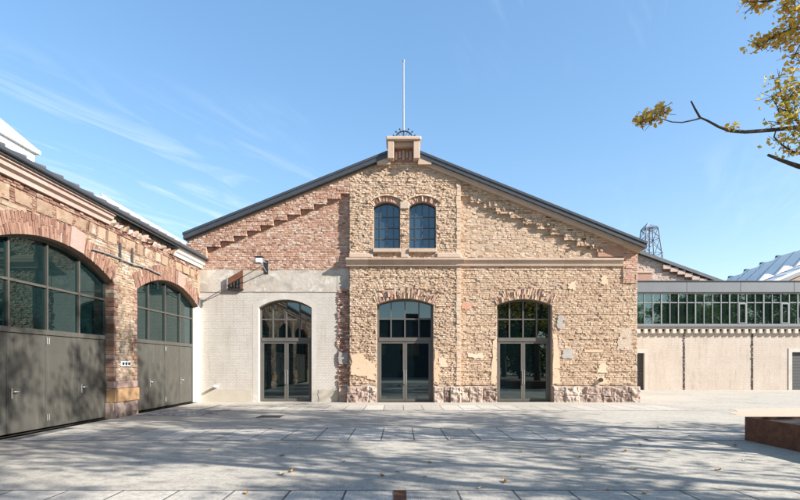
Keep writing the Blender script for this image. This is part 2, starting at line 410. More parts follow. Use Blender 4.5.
# ------------------------------------------------------------------ masonry generators
def lay(mb, plane, rows, v0, v1, h, ln, out, mat, gap=0.012, jit=0.015, bulge=0.02, tf=None, skip=0.0, lnj=0.3, deep=-0.03, course=0.0):
    """courses of single bricks: rows(v_low, v_high) gives the (a, b) runs of one course"""
    R = RNG
    v = v0
    while v < v1 - h * 0.35:
        hh = min(h * R.uniform(0.9, 1.1), v1 - v)
        co = R.gauss(0, course)
        for (a, b) in rows(v, v + hh):
            if b - a < 0.03: continue
            u = a; first = True
            while u < b - 0.02:
                l = ln * R.uniform(1 - lnj, 1 + lnj) * (R.uniform(0.4, 1.0) if first else 1); first = False
                e = min(u + l, b)
                if b - e < ln * 0.3: e = b
                if R.random() >= skip:
                    o = R.gauss(*out) + co
                    g = gap / 2
                    c = [(u + g, v + g), (e - g, v + g), (e - g, v + hh - g), (u + g, v + hh - g)]
                    V = [plane(p, q, deep) for p, q in c]
                    fr = []
                    for p, q in c:
                        V.append(plane(p + R.uniform(-1, 1) * jit * 0.5, q + R.uniform(-1, 1) * jit * 0.5, max(deep + 0.004, o + R.uniform(-1, 1) * jit)))
                    V.append(plane((u + e) / 2 + R.uniform(-.3, .3) * l * 0.6, v + hh / 2 + R.uniform(-.25, .25) * hh, max(deep + 0.006, o + R.uniform(-0.3, 1) * bulge)))
                    F = [(0, 1, 5, 4), (1, 2, 6, 5), (2, 3, 7, 6), (3, 0, 4, 7), (4, 5, 8), (5, 6, 8), (6, 7, 8), (7, 4, 8)]
                    mb.add(V, F, mat, tf(u, v) if tf else R.random())
                u = e
        v += hh

def arc(x0, x1, zs, zc):
    """segmental arch: height as a function of x, plus centre and radius"""
    hw = (x1 - x0) / 2; cx = (x0 + x1) / 2; r = zc - zs
    Rr = (hw * hw + r * r) / (2 * r); cz = zc - Rr
    def z(x): return cz + math.sqrt(max(Rr * Rr - (x - cx) ** 2, 0))
    return z, cx, cz, Rr
def arch_ring(x0, x1, z0, zs, zc, n=18):
    z, *_ = arc(x0, x1, zs, zc)
    return [(x0, z0), (x1, z0)] + [(x1 + (x0 - x1) * k / n, z(x1 + (x0 - x1) * k / n)) for k in range(n + 1)]
def cut(runs, a, b):
    r = []
    for (p, q) in runs:
        if b <= p or a >= q: r.append((p, q)); continue
        if a > p: r.append((p, a))
        if b < q: r.append((b, q))
    return r
def opening_cut(runs, op, v0, v1, ring=0.0):
    """remove an arched opening (x0, x1, z0, zs, zc) and its voussoir ring from one course"""
    x0, x1, z0, zs, zc = op
    z, cx, cz, Rr = arc(x0, x1, zs, zc)
    vm = (v0 + v1) / 2
    if vm < z0: return runs
    if vm <= zs: return cut(runs, x0, x1)
    k = (Rr + ring) ** 2 - (max(v0 - cz, 0)) ** 2
    if k <= 0: return runs
    hw = math.sqrt(k)
    a0 = math.asin(min(1, ((x1 - x0) / 2) / Rr))
    lim = (Rr + ring) * math.sin(a0) if ring else (x1 - x0) / 2
    hw = min(hw, lim)
    # skewback of the ring
    if ring:
        zl = cz + math.cos(a0) * (Rr + ring)
        if vm < zl: hw = (x1 - x0) / 2 + (vm - zs) * math.tan(a0)
    return cut(runs, cx - hw, cx + hw)
def voussoirs(mb, plane, op, th, mat, out=(0.03, 0.02), step=0.085, jit=0.02, two=False, ragged=False):
    x0, x1, z0, zs, zc = op
    z, cx, cz, Rr = arc(x0, x1, zs, zc)
    a0 = math.asin(((x1 - x0) / 2) / Rr)
    n = max(6, int(2 * a0 * (Rr + th / 2) / step))
    R = RNG
    for k in range(n):
        a = -a0 + 2 * a0 * k / n; b = -a0 + 2 * a0 * (k + 1) / n
        g = 0.06 * (b - a)
        sp = R.uniform(0.3, 0.7); rs = [(Rr, Rr + th * R.uniform(0.9, 1.08))] if not two else [(Rr, Rr + th * sp), (Rr + th * sp + 0.012, Rr + th * R.uniform(0.93, 1.05))]
        if ragged: rs = [(Rr, Rr + th * sp * 0.8), (Rr + th * sp * 0.8 + 0.01, Rr + th * R.uniform(0.7, 1.12))]
        for (r0, r1) in rs:
            o = R.gauss(*out)
            c = [(cx + r0 * math.sin(a + g), cz + r0 * math.cos(a + g)), (cx + r0 * math.sin(b - g), cz + r0 * math.cos(b - g)),
                 (cx + r1 * math.sin(b - g), cz + r1 * math.cos(b - g)), (cx + r1 * math.sin(a + g), cz + r1 * math.cos(a + g))]
            V = [plane(p, q, -0.2) for p, q in c] + [plane(p, q, o + R.uniform(-1, 1) * jit) for p, q in c]
            mb.add(V, [(0, 1, 5, 4), (1, 2, 6, 5), (2, 3, 7, 6), (3, 0, 4, 7), (4, 5, 6, 7)], ('rough_brick' if ragged and R.random() < 0.45 else mat), R.choice([R.uniform(0.25, 0.7), R.uniform(0.25, 0.7), R.random()]))

def rock(mb, plane, u0, u1, v0, v1, d, mat, R=RNG, nu=6, nv=5, amp=0.05):
    """one rough-hewn stone: a gridded front with broken faces"""
    V = []; F = []
    t = R.random()
    for j in range(nv + 1):
        for i in range(nu + 1):
            a = i / nu; b = j / nv
            edge = min(a, 1 - a, b, 1 - b)
            w = d * min(1, 0.35 + edge * 4) + R.uniform(-1, 1) * amp
            V.append(plane(u0 + (u1 - u0) * a + (R.uniform(-.25, .25) * (u1 - u0) / nu if 0 < i < nu else R.uniform(-.02, .02)),
                           max(0.0, v0 + (v1 - v0) * b + (R.uniform(-.25, .25) * (v1 - v0) / nv if 0 < j else 0)), max(w, 0.01)))
    for j in range(nv):
        for i in range(nu):
            k = j * (nu + 1) + i
            if R.random() < 0.5:
                F += [(k, k + 1, k + nu + 2), (k, k + nu + 2, k + nu + 1)]
            else:
                F += [(k, k + 1, k + nu + 1), (k + 1, k + nu + 2, k + nu + 1)]
    n0 = len(V)
    ring = [i for i in range(nu + 1)] + [(j) * (nu + 1) + nu for j in range(1, nu + 1) if j <= nv] + [nv * (nu + 1) + i for i in range(nu - 1, -1, -1)] + [j * (nu + 1) for j in range(nv - 1, 0, -1)]
    for k in ring:
        i = k % (nu + 1); j = k // (nu + 1)
        V.append(plane(u0 + (u1 - u0) * i / nu, v0 + (v1 - v0) * j / nv, -0.05))
    for q in range(len(ring)):
        r = (q + 1) % len(ring)
        F.append((ring[q], n0 + q, n0 + r, ring[r]))
    mb.add(V, F, mat, [min(1, max(0, t + R.uniform(-.15, .15))) for _ in V])

def jag(pts, amp, n=3, R=RNG):
    """irregular outline"""
    o = []
    for i, p in enumerate(pts):
        q = pts[(i + 1) % len(pts)]
        for k in range(n):
            f = k / n
            o.append((p[0] + (q[0] - p[0]) * f + R.uniform(-amp, amp), p[1] + (q[1] - p[1]) * f + R.uniform(-amp, amp)))
    return o

# ------------------------------------------------------------------ glazing
def glazing(parent, name, plane, op, cols, rowz, mats, fw=0.07, bar=0.045, gl='glass', leafz=None, depth=0.07, transom=None):
    """arched frame (part) with its panes as one sub-part. rowz: heights of the horizontal bars.
    leafz: (z_top) below which there are door leaves instead of panes"""
    x0, x1, z0, zs, zc = op
    z, cx, cz, Rr = arc(x0, x1, zs, zc)
    mb = MB()
    inner = arch_ring(x0 + fw, x1 - fw, z0 + (fw if leafz is None else 0.0) + 0.001, zs, zc - fw)
    mb.prism(arch_ring(x0, x1, z0, zs, zc), 'p', -depth / 2, depth / 2, mats, holes=[inner], plane=plane)
    zi, *_ = arc(x0 + fw, x1 - fw, zs, zc - fw)
    lo = leafz if leafz is not None else z0 + fw
    def bx(a, b, c, d, dd):
        P = [plane(u, v, w) for w in (-dd / 2, dd / 2) for (u, v) in ((a, c), (b, c), (b, d), (a, d))]
        mb.add(P, [(3, 2, 1, 0), (4, 5, 6, 7), (0, 1, 5, 4), (1, 2, 6, 5), (2, 3, 7, 6), (3, 0, 4, 7)], mats)
    for c in cols: bx(c - bar / 2, c + bar / 2, lo, zi(c) + 0.005, depth - 0.012)
    for r in rowz:
        bx(x0 + fw - 0.004, x1 - fw + 0.004, r - bar / 2, r + bar / 2, depth - 0.02)
    if transom:
        bx(x0 + fw - 0.004, x1 - fw + 0.004, transom[0], transom[1], depth + 0.03)
    fr = recalc(mb.build(name, parent))
    # panes, each very slightly out of true
    gm = MB(); R = RNG
    xs = [x0 + fw * 0.5] + list(cols) + [x1 - fw * 0.5]
    zs_ = [lo] + list(rowz) + [None]
    for i in range(len(xs) - 1):
        for j in range(len(zs_) - 1):
            a, b = xs[i], xs[i + 1]; c = zs_[j]; d = zs_[j + 1]
            if d is None:
                n = 6
                poly = [(a, c), (b, c)] + [(b + (a - b) * k / n, z(b + (a - b) * k / n) - fw * 0.5) for k in range(n + 1)]
            else:
                poly = [(a, c), (b, c), (b, d), (a, d)]
            tx = R.gauss(0, 0.0035); tz = R.gauss(0, 0.0035)
            V = [plane(p, q, -0.012 + (p - (a + b) / 2) * tx + (q - c) * tz) for p, q in poly]
            gm.add(V, [tuple(range(len(poly)))], gl)
    gm.build('glass', fr)
    return fr

def glass_leaf(parent, plane, a, b, z0, z1, mat, handle_side, gl='glass', st=0.085):
    """glazed door leaf (sub-part) """
    mb = MB()
    mb.prism([(a, z0), (b, z0), (b, z1), (a, z1)], 'p', -0.03, 0.03, mat,
             holes=[[(a + st, z0 + st * 1.3), (b - st, z0 + st * 1.3), (b - st, z1 - st), (a + st, z1 - st)]], plane=plane)
    lf = recalc(mb.build('door_leaf', parent))
    g = MB(); R = RNG
    tx = R.gauss(0, 0.002)
    g.add([plane(p, q, (p - a) * tx) for p, q in ((a + st * .5, z0 + st), (b - st * .5, z0 + st), (b - st * .5, z1 - st * .5), (a + st * .5, z1 - st * .5))], [(0, 1, 2, 3)], gl)
    g.build('leaf_glass', parent)
    h = MB()
    hx = (b - st / 2) if handle_side > 0 else (a + st / 2)
    h.tube([plane(hx, 0.75, 0.075), plane(hx, 1.35, 0.075)], 0.016, 'steel')
    for q in (0.8, 1.3): h.tube([plane(hx, q, 0.02), plane(hx, q, 0.075)], 0.011, 'steel')
    h.build('handle', parent)
    return lf

# ================================================================== GROUND
def sheet(name, x0, x1, y0, y1, z, mat, step=None):
    mb = MB()
    mb.add([(x0, y0, z), (x1, y0, z), (x1, y1, z), (x0, y1, z)], [(0, 1, 2, 3)], mat)
    return structure(mb.build(name))
sheet('plaza_ground', -420, 420, -300, 620, 0.0, 'ground')
def slab_band(y0, y1, rows, x0, x1, shift):
    mb = MB(); R = random.Random(int(y0 * 10))
    w = 0.70; g = 0.026
    for r in range(rows):
        a = y0 + (y1 - y0) * r / rows; b = y0 + (y1 - y0) * (r + 1) / rows
        x = x0 + shift
        while x < x1:
            mb.add([(x + g / 2, a + g / 2, 0.004), (x + w - g / 2, a + g / 2, 0.004), (x + w - g / 2, b - g / 2, 0.004), (x + g / 2, b - g / 2, 0.004)], [(0, 1, 2, 3)], 'slab', R.choice([0.2, 0.4, 0.5, 0.6, 0.8]) + R.uniform(-.05, .05))
            x += w
    jb = MB(); jb.add([(x0, y0, 0.0018), (x1, y0, 0.0018), (x1, y1, 0.0018), (x0, y1, 0.0018)], [(0, 1, 2, 3)], 'joint')
    structure(jb.build('paving_joint'))
    return structure(mb.build('paving_band'))
slab_band(4.4, 6.60, 1, -8.4, 7.2, 0.02)
slab_band(10.95, 13.05, 1, -8.4, 11.2, 0.30)
slab_band(18.0, 20.3, 1, -7.0, 9.9, 0.12)
# dark joint lines beside the bands
jm = MB()
for y in (6.605, 10.93, 13.055, 17.98, 20.305, 4.38):
    jm.add([(-8.4, y, 0.003), (11.0, y, 0.003), (11.0, y + 0.025, 0.003), (-8.4, y + 0.025, 0.003)], [(0, 1, 2, 3)], 'joint')
structure(jm.build('paving_joint'))
# tan gravel bed behind the planter
gm = MB()
out = jag([(10.2, 16.0), (26, 15.2), (40, 15.2), (40, 19.5), (24, 19.3), (11.8, 18.6)], 0.16, 5)
gm.prism(out, 'z', 0.0, 0.006, 'gravel')
structure(gm.build('gravel_path'))
# old cobbles along the wing
cm = MB(); R = random.Random(5)
y = 16.2
while y < 18.0:
    x = -8.2
    while x < -5.9 - R.random() * 0.5:
        w = R.uniform(0.13, 0.2)
        cm.bev_box(x, x + w - 0.015, y, y + 0.14, 0.001, R.uniform(0.006, 0.02), 'cobble', 0.004, R.random())
        x += w
    y += 0.155
structure(cm.build('cobble_strip'))

# ================================================================== MAIN HALL
CX = 0.15
APEX = 10.68; SL = 0.40
hall = thing('brick_hall', 'gabled hall of rough buff and pink brick in the middle with three arched glass doors', 'building', (CX, FAC, 0))
def roofz(x): return APEX - SL * abs(x - CX)          # top of the roof
def wallz(x): return roofz(x) - 0.36                  # top of the gable wall
BAYL, BAYR, BAYP = -2.1, 2.53, 0.18
RE = 9.98; LE = -8.95
D1 = (-5.98, -3.70, 0.0, 3.97, 4.33)
D2 = (-0.97, 1.39, 0.0, 4.08, 4.34)
D3 = (4.08, 6.40, 0.0, 4.08, 4.34)
W1 = (-1.10, 0.0, 6.42, 8.17, 8.38)
W2 = (0.38, 1.50, 6.42, 8.17, 8.38)
def slope_clip(runs, v1):
    hw = (APEX - 0.36 - v1) / SL
    return [(max(a, CX - hw), min(b, CX + hw)) for a, b in runs if min(b, CX + hw) - max(a, CX - hw) > 0.05]

# --- backing walls with the openings
P0 = front(FAC); PB = front(FAC - BAYP)
PL_Z = 0.72
mb = MB()   # central bay
mb.prism([(BAYL, 0), (BAYR, 0), (BAYR, wallz(BAYR)), (CX, wallz(CX)), (BAYL, wallz(BAYL))], 'p', -0.5, 0, 'mortar', 0.5,
         holes=[arch_ring(*D2), arch_ring(*W1), arch_ring(*W2)], plane=PB)
def rows_bay(v0, v1):
    r = slope_clip([(BAYL, BAYR - 0.17)], v1)
    r = opening_cut(r, D2, v0, v1, 0.42)
    for w in (W1, W2): r = opening_cut(r, w, v0, v1, 0.30)
    return r
def tf_rough(u, v):
    x = RNG.random()
    if x < 0.10: return RNG.uniform(0, 0.15)
    if x > 0.965: return RNG.uniform(0.88, 1.0)
    return RNG.uniform(0.2, 0.78)
lay(mb, PB, rows_bay, PL_Z, 5.66, 0.080, 0.135, (0.026, 0.012), 'rough_brick', 0.010, 0.011, 0.020, tf_rough, 0.03, course=0.008)
lay(mb, PB, rows_bay, 6.02, 10.0, 0.080, 0.13, (0.026, 0.012), 'rough_brick', 0.010, 0.011, 0.020, tf_rough, 0.03, course=0.007)
recalc(mb.build('central_bay', hall))
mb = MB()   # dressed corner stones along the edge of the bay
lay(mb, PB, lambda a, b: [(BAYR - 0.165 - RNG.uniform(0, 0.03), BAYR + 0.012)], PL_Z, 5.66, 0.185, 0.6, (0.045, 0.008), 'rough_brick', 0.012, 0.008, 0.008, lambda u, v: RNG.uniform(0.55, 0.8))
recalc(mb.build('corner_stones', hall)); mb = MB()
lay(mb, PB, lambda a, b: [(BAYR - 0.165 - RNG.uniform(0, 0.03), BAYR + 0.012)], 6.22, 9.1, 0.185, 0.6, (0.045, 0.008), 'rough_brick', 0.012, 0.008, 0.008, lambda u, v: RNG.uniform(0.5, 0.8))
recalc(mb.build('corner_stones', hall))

mb = MB()   # right wall
mb.prism([(BAYR, 0), (RE, 0), (RE, wallz(RE)), (BAYR, wallz(BAYR))], 'p', -0.5, 0, 'mortar', 0.5, holes=[arch_ring(*D3)], plane=P0)
def rows_right(v0, v1):
    r = slope_clip([(BAYR, RE)], v1)
    return opening_cut(r, D3, v0, v1, 0.42)
lay(mb, P0, rows_right, PL_Z, 5.70, 0.080, 0.15, (0.024, 0.007), 'rough_brick', 0.010, 0.008, 0.015, tf_rough, 0.02, course=0.007)
recalc(mb.build('wall', hall))

mb = MB()   # right gable, smoother recessed panel
def rows_rg(v0, v1): return slope_clip([(BAYR, 9.35)], v1)
lay(mb, P0, rows_rg, 6.02, 9.8, 0.082, 0.17, (0.006, 0.008), 'rough_brick', 0.012, 0.009, 0.013, tf_rough, 0.01)
recalc(mb.build('gable_panel', hall))
# stepped frieze of broken corbels on the right
mb = MB()
STEP = 0.56; RISE = 0.224
def stair_r(v):      # the left limit of the projecting band at height v on the right
    n = math.floor((8.60 - v) / RISE)
    return 2.95 + n * STEP
def rows_fr(v0, v1):
    vm = (v0 + v1) / 2
    a = max(BAYR, stair_r(vm) if vm < 8.60 else BAYR)
    return slope_clip([(a, 9.35)], v1) if vm > 6.5 else []
lay(mb, P0, rows_fr, 6.55, 9.75, 0.082, 0.19, (0.125, 0.012), 'rough_brick', 0.012, 0.010, 0.013, tf_rough, 0.02)
for k in range(13):   # ragged corbel teeth
    u = 2.95 + k * STEP; v = 8.60 - k * RISE
    if v < 6.55: break
    for q in range(5):
        if RNG.random() < 0.7:
            a = u - 0.05 + q * 0.115 + RNG.uniform(-.03, .03); b = a + RNG.uniform(0.06, 0.16)
            lay(mb, P0, lambda v0, v1, a=a, b=b: [(a, b)], v - 0.09 * RNG.randint(1, 3), v + 0.02, 0.09, 0.12, (RNG.uniform(0.09, 0.2), 0.02), 'buff_brick', 0.01, 0.02, 0.02)
recalc(mb.build('stepped_frieze', hall))
mb = MB()   # red brick corner pier above the cornice
def rows_pier(v0, v1): return slope_clip([(9.36, RE)], v1)
lay(mb, P0, rows_pier, 5.0, 6.7, 0.078, 0.2, (0.07, 0.008), 'arch_brick', 0.01, 0.008, 0.008, lambda u, v: RNG.uniform(0.4, 0.9))
mb.prism([(8.3, 6.1), (9.36, 6.1), (9.36, 6.55), (8.6, 6.85), (8.3, 6.85)], 'p', 0.0, 0.10, 'pink_brick', 0.35, plane=P0)
recalc(mb.build('corner_pier', hall))

# --- left wall
mb = MB()
surround = arch_ring(D1[0] - 0.0, D1[1] + 0.0, 0, D1[3], D1[4])
mb.prism([(LE, 0), (-2.62, 0), (-2.62, 4.63), (LE, 4.63)], 'p', -0.5, 0, 'plaster', 0.5, holes=[surround], plane=P0)
recalc(mb.build('plaster_wall', hall))
mb = MB()
mb.prism(jag([(LE, 0.0), (-6.25, 0.0), (-6.25, 0.52), (LE, 0.50)], 0.008, 6), 'p', 0.0, 0.012, 'beige_render', plane=P0)
recalc(mb.build('render_skirt', hall))
mb = MB()
mb.prism(jag([(-3.43, 0.0), (-2.64, 0.0), (-2.66, 0.24), (-2.85, 0.34), (-2.72, 0.55), (-3.43, 0.52)], 0.03, 5), 'p', 0.0, 0.012, 'beige_render', plane=P0)
recalc(mb.build('render_skirt', hall))
mb = MB()   # white surround of the left door
o_ = arch_ring(D1[0] - 0.22, D1[1] + 0.16, 0, D1[3] + 0.14, D1[4] + 0.24)
mb.prism(o_, 'p', -0.45, 0.004, 'surround', 0.5, holes=[arch_ring(D1[0] + 0.02, D1[1] - 0.02, 0.001, D1[3], D1[4] - 0.01)], plane=P0)
recalc(mb.build('door_surround', hall))
mb = MB()
band = [(LE, 4.63)] + [(LE + k * 0.3, 4.63 + RNG.uniform(-0.01, 0.01)) for k in range(1, 22)] + [(-2.62, 4.63), (-2.62, 5.55)] + [(-2.62 - k * 0.3, 5.55 + RNG.uniform(-0.06, 0.05)) for k in range(1, 21)] + [(LE, 5.6)]
mb.prism(band, 'p', -0.5, 0.022, 'concrete', 0.5, plane=P0)
recalc(mb.build('concrete_band', hall))
mb = MB()   # red brick strip beside the bay
mb.box(-2.62, BAYL, FAC - 0.0, FAC + 0.5, 0, 5.6, 'mortar', 0.3)
lay(mb, P0, lambda a, b: [(-2.62 + RNG.uniform(-.05, .04), BAYL)], 0.05, 4.75, 0.085, 0.17, (0.035, 0.015), 'red_brick', 0.012, 0.014, 0.02)
mb.prism(jag([(-2.55, 1.62), (-2.2, 1.6), (-2.2, 2.1), (-2.55, 2.1)], 0.04, 3), 'p', 0.02, 0.08, 'grey_patch', 0.1, plane=P0)
mb.prism(jag([(-2.64, 4.72), (-2.11, 4.72), (-2.11, 5.6), (-2.64, 5.6)], 0.02, 3), 'p', 0.0, 0.03, 'concrete', 0.4, plane=P0)
recalc(mb.build('brick_pilaster', hall))
mb = MB()   # left gable
mb.prism([(LE, 5.5), (BAYL, 5.5), (BAYL, wallz(BAYL)), (LE, wallz(LE))], 'p', -0.5, -0.004, 'mortar', 0.3, plane=P0)
def rows_lg(v0, v1): return slope_clip([(LE, BAYL)], v1)
def tf_pink(u, v):
    x = RNG.random()
    return RNG.uniform(0, 0.2) if x < 0.08 else (RNG.uniform(0.85, 1.0) if x > 0.82 else RNG.uniform(0.25, 0.85))
lay(mb, P0, rows_lg, 5.58, 9.6, 0.078, 0.15, (0.008, 0.006), 'pink_brick', 0.013, 0.006, 0.008, tf_pink, 0.006)
recalc(mb.build('gable_panel', hall))
mb = MB()
def stair_l(v):
    n = math.floor((v - 6.49) / RISE)
    return -8.08 + (n + 1) * STEP
def rows_fl(v0, v1):
    vm = (v0 + v1) / 2
    if vm < 6.49: b = -8.08 if vm > 5.9 else -9.5
    else: b = stair_l(vm)
    r = [(LE, min(b, -2.42))]
    if b >= -2.45: r = [(LE, BAYL)]
    return slope_clip(r, v1)
lay(mb, P0, rows_fl, 6.04, 9.6, RISE / 3, 0.15, (0.19, 0.007), 'pink_brick', 0.012, 0.006, 0.008, tf_pink, 0.004)
# corbel triangles below each tooth
for k in range(10):
    u = -8.08 + k * STEP; v = 6.49 + k * RISE
    mb.prism([(u + 0.02, v - 0.16), (u + STEP - 0.22, v - 0.02), (u + STEP - 0.22, v + 0.0), (u + 0.02, v + 0.0)], 'p', 0.0, 0.07, 'red_brick', 0.35, plane=P0)
recalc(mb.build('stepped_frieze', hall))

# --- voussoir arches
for op, pl, th, nm in ((D2, PB, 0.42, 'rough_arch'), (D3, P0, 0.42, 'rough_arch')):
    mb = MB(); voussoirs(mb, pl, op, th, 'arch_brick', (0.035, 0.018), 0.064, 0.022, ragged=True); recalc(mb.build('brick_arch', hall))
for op in (W1, W2):
    mb = MB(); voussoirs(mb, PB, op, 0.22, 'arch_brick', (0.04, 0.02), 0.07, 0.02)
    z, cx, cz, Rr = arc(op[0], op[1], op[3], op[4])
    a0 = math.asin((op[1] - op[0]) / 2 / Rr) * 1.1
    n = 12
    for k in range(n):
        a = -a0 + 2 * a0 * k / n; b = -a0 + 2 * a0 * (k + 1) / n; r0, r1 = Rr + 0.23, Rr + 0.30
        c = [(cx + r * math.sin(q), cz + r * math.cos(q)) for r, q in ((r0, a), (r0, b), (r1, b), (r1, a))]
        V = [PB(p, q, 0.0) for p, q in c] + [PB(p, q, 0.10 + RNG.uniform(-.01, .02)) for p, q in c]
        mb.add(V, [(0, 1, 5, 4), (1, 2, 6, 5), (2, 3, 7, 6), (3, 0, 4, 7), (4, 5, 6, 7)], 'rough_brick', 0.75)
    recalc(mb.build('brick_arch', hall))

# --- cornices
def cornice(x0, x1, pl, z0, proj, ret=True):
    mb = MB()
    x = x0
    while x < x1 - 0.05:
        e = min(x + RNG.uniform(0.9, 1.3), x1)
        t = RNG.uniform(0.25, 0.75)
        prof = [(0, z0), (proj * 0.45, z0 + 0.02), (proj * 0.5, z0 + 0.10), (proj * 0.9, z0 + 0.24), (proj, z0 + 0.25), (proj, z0 + 0.33), (proj * 0.3, z0 + 0.37), (0, z0 + 0.37)]
        V = [pl(x + 0.002, v, w) for w, v in prof] + [pl(e - 0.002, v, w) for w, v in prof]
        n = len(prof)
        mb.add(V, [tuple(range(n)), tuple(range(n, 2 * n))[::-1]] + [(i, (i + 1) % n, n + (i + 1) % n, n + i) for i in range(n)], 'sandstone', t)
        x = e
    return recalc(mb.build('cornice', hall))
cornice(BAYL - 0.14, BAYR + 0.12, PB, 5.66, 0.26)
cornice(BAYR + 0.12, 9.36, P0, 5.69, 0.20)
# sills, the pier stones between the windows, base strip above the cornice
for op in (W1, W2):
    mb = MB(); mb.bev_box(op[0] - 0.03, op[1] + 0.03, FAC - BAYP - 0.16, FAC - BAYP + 0.2, 6.24, 6.40, 'sandstone', 0.015, 0.6); mb.build('window_sill', hall)
for nm, xa, xb, pr, za, zb, bv, tn in (('pier_base_stone', 0.03, 0.35, 0.10, 6.035, 6.40, 0.02, 0.75), ('pier_capital', -0.01, 0.39, 0.11, 8.05, 8.36, 0.03, 0.7), ('base_stone', BAYL - 0.02, -1.14, 0.10, 6.035, 6.22, 0.02, 0.8), ('base_stone', 1.54, BAYR + 0.02, 0.10, 6.035, 6.22, 0.02, 0.8)):
    mb = MB(); mb.bev_box(xa, xb, FAC - BAYP - pr, FAC - BAYP + 0.1, za, zb, 'sandstone', bv, tn); mb.build(nm, hall)
for op in (W1, W2):
    x0, x1 = op[0], op[1]; w = (x1 - x0)
    glazing(hall, 'window', front(FAC - BAYP + 0.22), op, [x0 + w * k / 4 for k in (1, 2, 3)], [6.87, 7.33, 7.79], 'dark_frame', 0.05, 0.035, 'blue_glass', None, 0.05)
# --- the three glazed doors
for op, pl in ((D1, front(FAC + 0.30)), (D2, front(FAC - BAYP + 0.30)), (D3, front(FAC + 0.28))):
    x0, x1 = op[0] + 0.005, op[1] - 0.005; w = x1 - x0
    o2 = (x0, x1, 0.0, op[3], op[4] - 0.003)
    fr = glazing(hall, 'door', pl, o2, [x0 + w * k / 4 for k in (1, 2, 3)], [3.50], 'frame', 0.085, 0.055, 'glass', 2.70, 0.09, (2.56, 2.72))
    m_ = (x0 + x1) / 2
    glass_leaf(fr, pl, x0 + 0.09, m_ - 0.004, 0.015, 2.555, 'frame', 1)
    glass_leaf(fr, pl, m_ + 0.004, x1 - 0.09, 0.015, 2.555, 'frame', -1)
# dark room behind the openings, so a pane seen from the side still has depth behind its edge
# --- plinth: split-faced sandstone, one part per stretch
from mathutils import noise as mnoise
def plinth(x0, x1, pl, d, z1=0.66):
    mb = MB(); R = RNG
    cuts = [x0]
    while cuts[-1] < x1: cuts.append(cuts[-1] + R.uniform(0.28, 0.62))
    blocks = [(R.uniform(-0.035, 0.035), R.random(), R.uniform(0.36, 0.75)) for _ in cuts]
    nx = max(4, int((x1 - x0) / 0.042)); nz = 17
    V = []; T = []
    for j in range(nz + 1):
        for i in range(nx + 1):
            x = x0 + (x1 - x0) * i / nx; z = z1 * j / nz
            bi = max(k for k, c in enumerate(cuts) if c <= x + 1e-6)
            off, tn, sp = blocks[bi]
            upper = z / z1 > sp
            p = Vector((x * 1.0, 3.3 + (4 if upper else 0) + bi * 1.7, z))
            w = d * (0.85 if not upper else 0.6) + off + (0.02 if upper else 0)
            w += 0.065 * mnoise.noise(p * 4.0) + 0.035 * mnoise.noise(p * 9) + 0.012 * mnoise.noise(p * 25)
            cz = abs(mnoise.cell(p * 5.0)) * 0.03
            w += cz
            dj = min(abs(x - c) for c in cuts)
            if 0.001 < dj < 0.02: w -= 0.03
            if abs(z / z1 - sp) < 0.03: w -= 0.035
            if j == nz: w = 0.01
            zz = z + (0.025 * mnoise.noise(p * 9) if 0 < j < nz else 0) + (0.11 * mnoise.noise(Vector((x * 2.6, 0, 0))) if j >= nz - 1 else 0)
            xx = x + (R.uniform(-.012, .012) if 0 < i < nx else 0)
            V.append(pl(xx, max(0, zz), max(0.012, w))); T.append(min(1, max(0, tn + (0.25 if upper else 0) - 0.1)))
    F = []
    for j in range(nz):
        for i in range(nx):
            k = j * (nx + 1) + i
            F += [(k, k + 1, k + nx + 2), (k, k + nx + 2, k + nx + 1)] if R.random() < .5 else [(k, k + 1, k + nx + 1), (k + 1, k + nx + 2, k + nx + 1)]
    mb.add(V, F, 'plinth', T)
    for i_, xe in ((0, x0), (nx, x1)):      # returns at both ends
        col = [V[j * (nx + 1) + i_] for j in range(nz + 1)]
        bk = [pl(xe, z1 * j / nz, -0.05) for j in range(nz + 1)]
        mb.add(col + bk, [(j, j + 1, nz + 2 + j, nz + 1 + j) for j in range(nz)], 'plinth', T[:nz + 1] * 2)
    mb.build('plinth', hall)
plinth(BAYL - 0.10, D2[0] - 0.02, PB, 0.13); plinth(D2[1] + 0.05, BAYR + 0.05, PB, 0.13)
plinth(BAYR + 0.052, D3[0] - 0.02, P0, 0.17); plinth(D3[1] + 0.05, RE + 0.1, P0, 0.18)
plinth(-2.55, BAYL - 0.12, P0, 0.10, 0.6)
# --- smooth render patches, grey mortar patches
def patch(pts, pl, mat, t=0.5, proud=0.05, amp=0.045):
    proud = min(proud, 0.06) * 0.85
    mb = MB(); mb.prism(jag(pts, amp, 5), 'p', -0.01, proud, mat, t, plane=pl); return recalc(mb.build('render_patch', hall))
patch([(-2.03, 1.12), (-1.45, 1.12), (-1.2, 0.9), (-1.0, 0.9), (-1.0, 1.6), (-1.35, 1.75), (-1.6, 2.0), (-2.03, 2.02)], PB, 'orange_render', 0.5, 0.06)
patch([(1.42, 0.75), (1.62, 0.75), (1.6, 2.2), (1.42, 2.2)], PB, 'orange_render', 0.35, 0.05)
patch([(1.62, 1.5), (1.95, 1.5), (1.9, 1.85), (1.62, 1.9)], PB, 'orange_render', 0.8, 0.05)
patch([(3.84, 0.75), (4.06, 0.75), (4.06, 2.7), (3.92, 2.6), (3.86, 1.4)], P0, 'orange_render', 0.55, 0.05)
patch([(2.9, 1.85), (3.6, 1.85), (3.45, 2.02), (2.85, 2.05)], P0, 'orange_render', 0.9, 0.055)
patch([(6.42, 0.75), (6.72, 0.75), (6.7, 1.6), (6.58, 2.9), (6.42, 2.9)], P0, 'orange_render', 0.6, 0.05)
patch([(6.8, 1.85), (7.3, 1.85), (7.25, 2.2), (6.85, 2.2)], P0, 'grey_patch', 0.8, 0.06)
